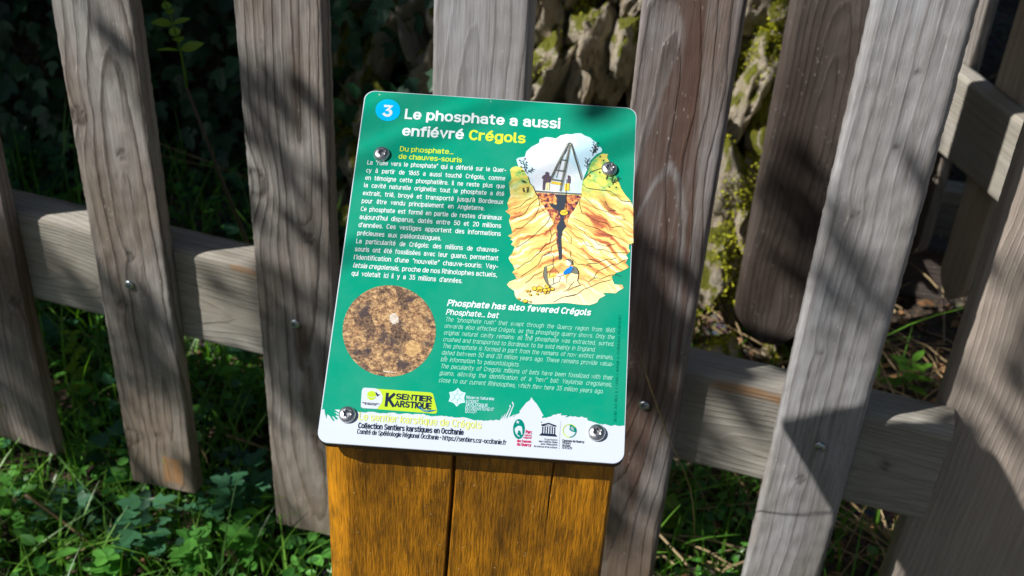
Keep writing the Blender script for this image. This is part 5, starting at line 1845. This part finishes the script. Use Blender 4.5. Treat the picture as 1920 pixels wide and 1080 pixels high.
# derrick: rear leg, ladder legs, cross bars
def zd(x, y): return (940 + x / 7.714, 240 + y / 7.714)
def ze(x, y): return (1060 + x / 7.714, 240 + y / 7.714)
line_sheet(b, [zd(990, 205), ze(95, 230), ze(140, 400), ze(245, 740)], 3.0, 5, 5)
line_sheet(b, [zd(985, 210), zd(720, 730)], 2.9, 6, 5)
line_sheet(b, [zd(1000, 240), zd(860, 915)], 3.1, 6, 5)
line_sheet(b, [zd(870, 455), zd(960, 470)], 2.6, 6, 5)
line_sheet(b, [zd(800, 605), zd(930, 625)], 2.8, 6, 5)
line_sheet(b, [zd(730, 740), zd(900, 765)], 3.2, 6, 5)
poly_sheet(b, [zd(*p) for p in ((730, 765), (885, 790), (880, 828), (722, 800))], 6, 6)
line_sheet(b, [zd(950, 300), zd(870, 480), zd(800, 720)], 0.9, 7, 4)
for (p, q) in (((960, 215), (715, 720)), ((995, 215), (745, 735)), ((975, 260), (845, 910)), ((1015, 250), (890, 905))):
    line_sheet(b, [zd(*p), zd(*q)], 0.6, 8, 4)
line_sheet(b, [ze(75, 205), ze(120, 300), ze(235, 760)], 0.6, 8, 4)
line_sheet(b, [ze(100, 210), ze(260, 720)], 0.6, 8, 4)
line_sheet(b, [zd(948, 740), zd(940, 980), (1062, 392)], 0.9, 8, 4)
# two men by the derrick
poly_sheet(b, [zd(*p) for p in ((640, 645), (655, 632), (680, 632), (700, 655), (690, 672), (720, 700), (722, 760), (700, 790), (650, 785), (640, 800), (632, 895), (600, 895), (605, 800), (612, 740),
                                (588, 725), (605, 690), (645, 668))], 7, 7)
poly_sheet(b, [zd(*p) for p in ((655, 790), (705, 790), (700, 900), (678, 900), (672, 850), (662, 900), (645, 900))], 7, 8)
poly_sheet(b, [zd(*p) for p in ((965, 680), (1000, 690), (1008, 740), (1000, 800), (960, 795))], 7, 7)
poly_sheet(b, [zd(*p) for p in ((925, 805), (990, 800), (985, 910), (915, 905))], 7, 6)
# bushes
def twig(bag, base, heading, L, seed, f=zd):
    rs = random.Random(seed)
    x, y = base
    a = heading
    P = [(x, y)]
    for k in range(4):
        a += rs.uniform(-.4, .4)
        x += math.cos(a) * L / 4
        y += math.sin(a) * L / 4
        P.append((x, y))
        for s in (-1, 1):
            e = (x + math.cos(a + s * 0.9) * L * 0.28, y + math.sin(a + s * 0.9) * L * 0.28)
            line_sheet(bag, [f(x, y), f(*e)], 0.9, 8, 4)
            poly_sheet(bag, [f(*q) for q in ell(e[0], e[1], L * 0.055, L * 0.055, 7)], 8, 4)
    line_sheet(bag, [f(*p) for p in P], 1.0, 8, 4)


twig(b, (385, 660), -1.9, 190, 1)
twig(b, (380, 640), -0.9, 90, 2)
twig(b, (370, 790), -2.6, 60, 3)
twig(b, (370, 940), -0.8, 80, 4)
twig(b, (350, 930), -2.5, 60, 5)
twig(b, (400, 400), -1.7, 170, 6, ze)
twig(b, (400, 370), -0.8, 110, 7, ze)
twig(b, (320, 590), -1.5, 130, 8, ze)
twig(b, (690, 820), -1.5, 110, 9, ze)
twig(b, (690, 800), -0.7, 110, 10, ze)
twig(b, (600, 750), -1.5, 50, 11, ze)
for (x, y) in ((510, 410), (555, 465), (500, 640), (355, 690), (640, 850), (740, 855)):
    poly_sheet(b, [ze(*q) for q in ell(x, y, 12, 10, 7)], 8, 4)
# strata and outline strokes
def zf(x, y): return (940 + x / 9.82, 370 + y / 9.82)
def zg(x, y): return (1060 + x / 9.82, 370 + y / 9.82)
def zh(x, y): return (940 + x / 9.82, 470 + y / 9.82)
def zi(x, y): return (1060 + x / 9.82, 470 + y / 9.82)
S_ = []
S_.append([zf(*p) for p in ((690, 5), (600, 70), (530, 140), (440, 290), (400, 325), (230, 388))])
S_.append([zf(*p) for p in ((700, 190), (650, 290), (630, 345), (520, 440), (360, 578), (260, 575))])
S_.append([zf(*p) for p in ((910, 340), (850, 470), (740, 570), (650, 660), (490, 795), (340, 895), (270, 925))])
S_.append([zf(*p) for p in ((1010, 630), (925, 710), (890, 850), (800, 890), (700, 1020), (640, 1070))])
S_.append([zf(*p) for p in ((560, 10), (460, 60), (350, 170), (240, 205))])
S_.append([zf(*p) for p in ((690, 0), (710, 160), (830, 300), (970, 400), (990, 480), (890, 570), (925, 700))])
S_.append([zf(*p) for p in ((1050, 830), (930, 900), (915, 1000), (780, 1070))])
S_.append([zg(*p) for p in ((350, 0), (440, 70), (550, 190), (640, 225), (790, 270), (830, 235), (935, 248))])
S_.append([zg(*p) for p in ((735, 65), (760, 130), (830, 200), (935, 248))])
S_.append([zg(*p) for p in ((270, 60), (265, 130), (310, 290), (400, 330), (490, 390), (610, 440), (780, 480), (850, 555), (1030, 525), (1110, 575), (1250, 690))])
S_.append([zg(*p) for p in ((790, 270), (900, 330), (940, 365), (1030, 415), (1120, 410))])
S_.append([zg(*p) for p in ((150, 380), (220, 410), (330, 460), (390, 515), (620, 580), (720, 650), (780, 690), (880, 705), (1060, 780), (1150, 855), (1235, 880))])
S_.append([zg(*p) for p in ((150, 500), (240, 580), (340, 620), (400, 720), (540, 780), (600, 860), (740, 900), (920, 855))])
S_.append([zg(*p) for p in ((90, 600), (220, 740), (310, 760), (400, 890), (500, 905), (600, 965), (710, 965), (850, 1020), (1130, 1020))])
S_.append([zg(*p) for p in ((0, 620), (110, 740), (110, 860), (0, 810))])
S_.append([zh(*p) for p in ((730, 10), (580, 140), (540, 190), (440, 230), (290, 345))])
S_.append([zh(*p) for p in ((900, 45), (760, 100), (680, 260), (560, 350), (480, 400), (355, 480))])
S_.append([zh(*p) for p in ((760, 385), (650, 440), (610, 450), (530, 540), (440, 605))])
S_.append([zh(*p) for p in ((910, 45), (965, 110), (950, 250), (970, 310), (1050, 400), (1085, 500), (1070, 570), (950, 620), (900, 650))])
S_.append([zh(*p) for p in ((965, 310), (900, 380), (885, 470))])
S_.append([zh(*p) for p in ((950, 250), (830, 290))])
S_.append([zh(*p) for p in ((960, 500), (965, 610))])
S_.append([zi(*p) for p in ((100, 10), (95, 110), (210, 250), (260, 250), (390, 268), (500, 295))])
S_.append([zi(*p) for p in ((200, 40), (370, 155), (520, 170), (610, 210), (790, 150), (830, 170), (935, 132))])
S_.append([zi(*p) for p in ((390, 268), (440, 235), (590, 238), (610, 210))])
S_.append([zi(*p) for p in ((590, 380), (760, 310), (880, 245), (960, 248), (1070, 180), (1160, 160))])
S_.append([zi(*p) for p in ((585, 390), (520, 510), (430, 575))])
S_.append([zi(*p) for p in ((520, 510), (600, 500), (650, 522), (830, 450), (940, 440), (1020, 475))])
S_.append([zi(*p) for p in ((0, 850), (150, 830), (240, 790), (330, 715), (460, 670), (600, 600), (700, 572), (850, 535))])
S_.append([zh(*p) for p in ((960, 955), (1110, 865), (1370, 810))])
for s in S_:
    line_sheet(b, s, 0.75, 7, 4)
S2 = [([(1005, 361), (1012, 372), (1022, 377)], 1), ([(991, 331), (994, 343), (1001, 350), (1005, 362)], 1), ([(1093, 338), (1108, 322), (1128, 315)], 1), ([(1093, 345), (1100, 352), (1118, 355), (1145, 358), (1160, 370), (1165, 376), (1183, 378)], 1)]
for s, _ in S2:
    line_sheet(b, s, 1.0, 7, 4)
# miner with pickaxe
poly_sheet(b, [zh(*p) for p in ((800, 300), (835, 290), (845, 400), (850, 500), (870, 600), (930, 680), (900, 680), (830, 600), (790, 520), (775, 420))], 7, 5)
line_sheet(b, [zh(800, 300), zh(775, 420), zh(790, 520), zh(830, 600), zh(915, 690)], 0.9, 8, 4)
line_sheet(b, [zh(860, 485), zh(1010, 455)], 3.0, 7, 6)
poly_sheet(b, [zh(*p) for p in ((1010, 450), (1060, 430), (1140, 430), (1140, 450), (1060, 480), (1020, 480))], 8, 9)
poly_sheet(b, [zh(*p) for p in ((1145, 400), (1200, 340), (1290, 290), (1340, 320), (1340, 370), (1290, 405), (1180, 445), (1150, 440))], 8, 10)
poly_sheet(b, [zh(*p) for p in ((1200, 170), (1240, 165), (1280, 180), (1290, 230), (1270, 290), (1230, 290), (1200, 250), (1185, 220))], 8, 9)
poly_sheet(b, [zh(*p) for p in ((1200, 165), (1260, 155), (1310, 185), (1315, 260), (1290, 260), (1270, 210), (1230, 190))], 9, 5)
line_sheet(b, [zh(1195, 172), zh(1255, 155), zh(1310, 185), zh(1318, 262)], 1.0, 10, 4)
poly_sheet(b, [zi(*p) for p in ((150, 290), (200, 310), (240, 380), (245, 440), (140, 415), (100, 400))], 8, 5)
poly_sheet(b, [zi(*p) for p in ((100, 420), (240, 445), (225, 560), (270, 640), (180, 680), (150, 660), (170, 560), (90, 650), (60, 700), (0, 745), (-60, 765), (20, 690), (40, 600), (30, 520))], 8, 8)
line_sheet(b, [zi(*p) for p in ((150, 290), (205, 312), (242, 385), (245, 440), (225, 560), (272, 640), (150, 680), (40, 740))], 0.9, 9, 4)
line_sheet(b, [zi(*p) for p in ((90, 425), (30, 480), (15, 580), (60, 620), (130, 620))], 0.8, 9, 4)
for (x, y, rx, ry) in ((610, 705, 45, 38), (710, 700, 58, 42), (720, 745, 45, 22), (805, 735, 42, 32), (840, 670, 45, 32), (880, 722, 38, 28), (935, 712, 40, 28), (660, 745, 22, 18),
                       (470, 750, 22, 18), (515, 748, 24, 18), (535, 820, 26, 18), (665, 805, 24, 18), (805, 785, 24, 18), (862, 775, 24, 14), (440, 938, 50, 30), (325, 898, 26, 14), (535, 945, 20, 12)):
    P_ = [zh(*p) for p in ell(x, y, rx, ry, 12)]
    poly_sheet(b, P_, 8, 6)
    line_sheet(b, P_ + [P_[0]], 0.7, 9, 4)
b.build('pit_illustration', [M_ASKY, M_EARTH, M_CLIFF, M_SHAFT, M_LINE, M_GREY, M_YEL, M_COAT, M_CREAM, M_SKIN, M_SHIRT], panel)

# ---- four torx screws
sm = screw_mesh(0.0072, 0.0042, 0.0031, 6, STEEL, 'screw')
for i, (x, y) in enumerate(((716.5, 289), (1143, 317), (651, 779.5), (1118.5, 812.5))):
    u, v = lay(x, y)
    s = bpy.data.objects.new('screw', sm)
    C.objects.link(s)
    s.parent = panel
    s.location = (u, v, LAYER * 4)
    s.rotation_euler = (0, 0, 0.4 + i * 0.7)


# ---- varnished post with a sloping top
def post_material():
    m, nt, bs = new_mat('varnished_pine')
    oc = objcoord(nt)
    fine = tex_noise(nt, mapping(nt, oc, (520, 520, 45)), 1.0, 5, 0.65)
    broad = tex_noise(nt, mapping(nt, oc, (22, 22, 9)), 1.0, 6, 0.65, 0.6)
    streak = tex_noise(nt, mapping(nt, oc, (120, 120, 22)), 1.0, 6, 0.65, 0.4)
    base = ramp(nt, [(0.32, (0.16, 0.068, 0.004)), (0.48, (0.40, 0.165, 0.006)), (0.64, (0.64, 0.262, 0.009))], broad)
    c = mix(nt, math_n(nt, 'MULTIPLY', ramp(nt, [(0.50, 0.0), (0.66, 1.0)], streak).outputs[0], 0.55), base.outputs[0], (0.085, 0.038, 0.006))
    c = mix(nt, math_n(nt, 'MULTIPLY', ramp(nt, [(0.34, 1.0), (0.54, 0.0)], fine).outputs[0], 0.65), c, (0.085, 0.036, 0.005))
    v = nt.nodes.new('ShaderNodeTexVoronoi')
    v.inputs['Scale'].default_value = 130
    nt.links.new(oc, v.inputs['Vector'])
    sp = math_n(nt, 'MULTIPLY', ramp(nt, [(0.07, 1.0), (0.1, 0.0)], v.outputs['Distance']).outputs[0], ramp(nt, [(0.5, 0), (0.56, 1)], tex_noise(nt, oc, 90, 2)).outputs[0])
    c = mix(nt, math_n(nt, 'MULTIPLY', sp, 0.6), c, (0.75, 0.6, 0.38))
    nt.links.new(c, bs.inputs['Base Color'])
    bs.inputs['Roughness'].default_value = 0.42
    bs.inputs['Coat Weight'].default_value = 0.25
    bs.inputs['Coat Roughness'].default_value = 0.3
    bump(nt, math_n(nt, 'ADD', fine, math_n(nt, 'MULTIPLY', streak, 0.6)), 0.9, 0.0016, bs)
    return m


PINE = post_material()


def make_sign_post():
    """square post, arrises rounded, front face split by drying cracks; the top is cut to the slope of the panel"""
    un = Vector((BU.x, BU.y, 0)).normalized()        # along the front
    bk = Vector((-un.y, un.x, 0))                     # into the post
    # front face starts a little inside the lower edge of the panel
    low = BC - BV * (BH / 2 - 0.0075)
    w = 0.2435
    dpt = 0.215
    front0 = low - BN * TH
    org = Vector((front0.x, front0.y, 0)) + un * -0.0025
    prof = []
    r = 0.021
    nf = 330
    cracks = [(0.452, 0.0010, 0.010, -9, 0.0006), (0.792, 0.0006, 0.006, 0.70, 0.0004)]
    for k in range(5):
        q = k / 5
        sag = 0.0012 * math.sin(math.pi * q)
        prof.append((-w / 2 + r * q - sag, r * (1 - q) - sag, 0))
    for k in range(nf + 1):
        prof.append((-w / 2 + r + (w - r - 0.003) * k / nf, 0.0, 1))
    for (a_, b_) in ((w / 2 - 0.001, 0.001), (w / 2, 0.003), (w / 2, dpt * 0.5), (w / 2, dpt), (0, dpt), (-w / 2, dpt), (-w / 2, dpt * 0.6), (-w / 2, dpt * 0.25)):
        prof.append((a_, b_, 0))
    n = len(prof)
    rows = 110
    zb = -0.3
    V = []
    for i in range(rows + 1):
        t = i / rows
        for (x, y, fr) in prof:
            p = org + un * x + bk * y
            # plane of the panel back: (p - (BC - BN*TH)).BN = 0
            q = BC - BN * (TH + 0.0002)
            zt = q.z - ((p.x - q.x) * BN.x + (p.y - q.y) * BN.y) / BN.z
            z = zb + (zt - zb) * (t ** 0.7 if t > 0 else 0)
            yy = y
            xx = x
            if fr:
                for (cs, cw, cd, zlim, wv) in cracks:
                    xc = -w / 2 + cs * w + wv * 6 * fbm(z * 9, cs * 10, 0.5) - (0.018 * (0.75 - z) if cs < 0.5 else 0.004 * (0.75 - z))
                    wd = cw * (1.0 if zlim < -5 else max(0.0, min(1.0, (z - zlim) / 0.08)))
                    if wd > 1e-5 and abs(x - xc) < 0.0035:
                        g_ = math.exp(-((x - xc) / max(wd, 2e-4)) ** 2)
                        yy += cd * g_
                yy += 0.0004 * fbm(x * 70, z * 8, 3.0)
            p = org + un * xx + bk * yy
            V.append((p.x - SL.x, p.y - SL.y, z - SL.z))
    F = []
    for i in range(rows):
        for k in range(n):
            F.append((i * n + k, i * n + (k + 1) % n, (i + 1) * n + (k + 1) % n, (i + 1) * n + k))
    F.append(tuple(range(n - 1, -1, -1)))
    F.append(tuple(rows * n + k for k in range(n)))
    o = make_mesh('post', V, F, PINE, sign, smooth=True)
    o.data.polygons[len(F) - 1].use_smooth = False
    sh = o.data.attributes.new('sharp_edge', 'BOOLEAN', 'EDGE')
    ev = np.zeros(len(o.data.edges) * 2, dtype=np.int32)
    o.data.edges.foreach_get('vertices', ev)
    sh.data.foreach_set('value', (ev.reshape(-1, 2) >= rows * n).all(1))
    o['label'] = 'varnished orange brown square post with drying cracks'
    return o


make_sign_post()
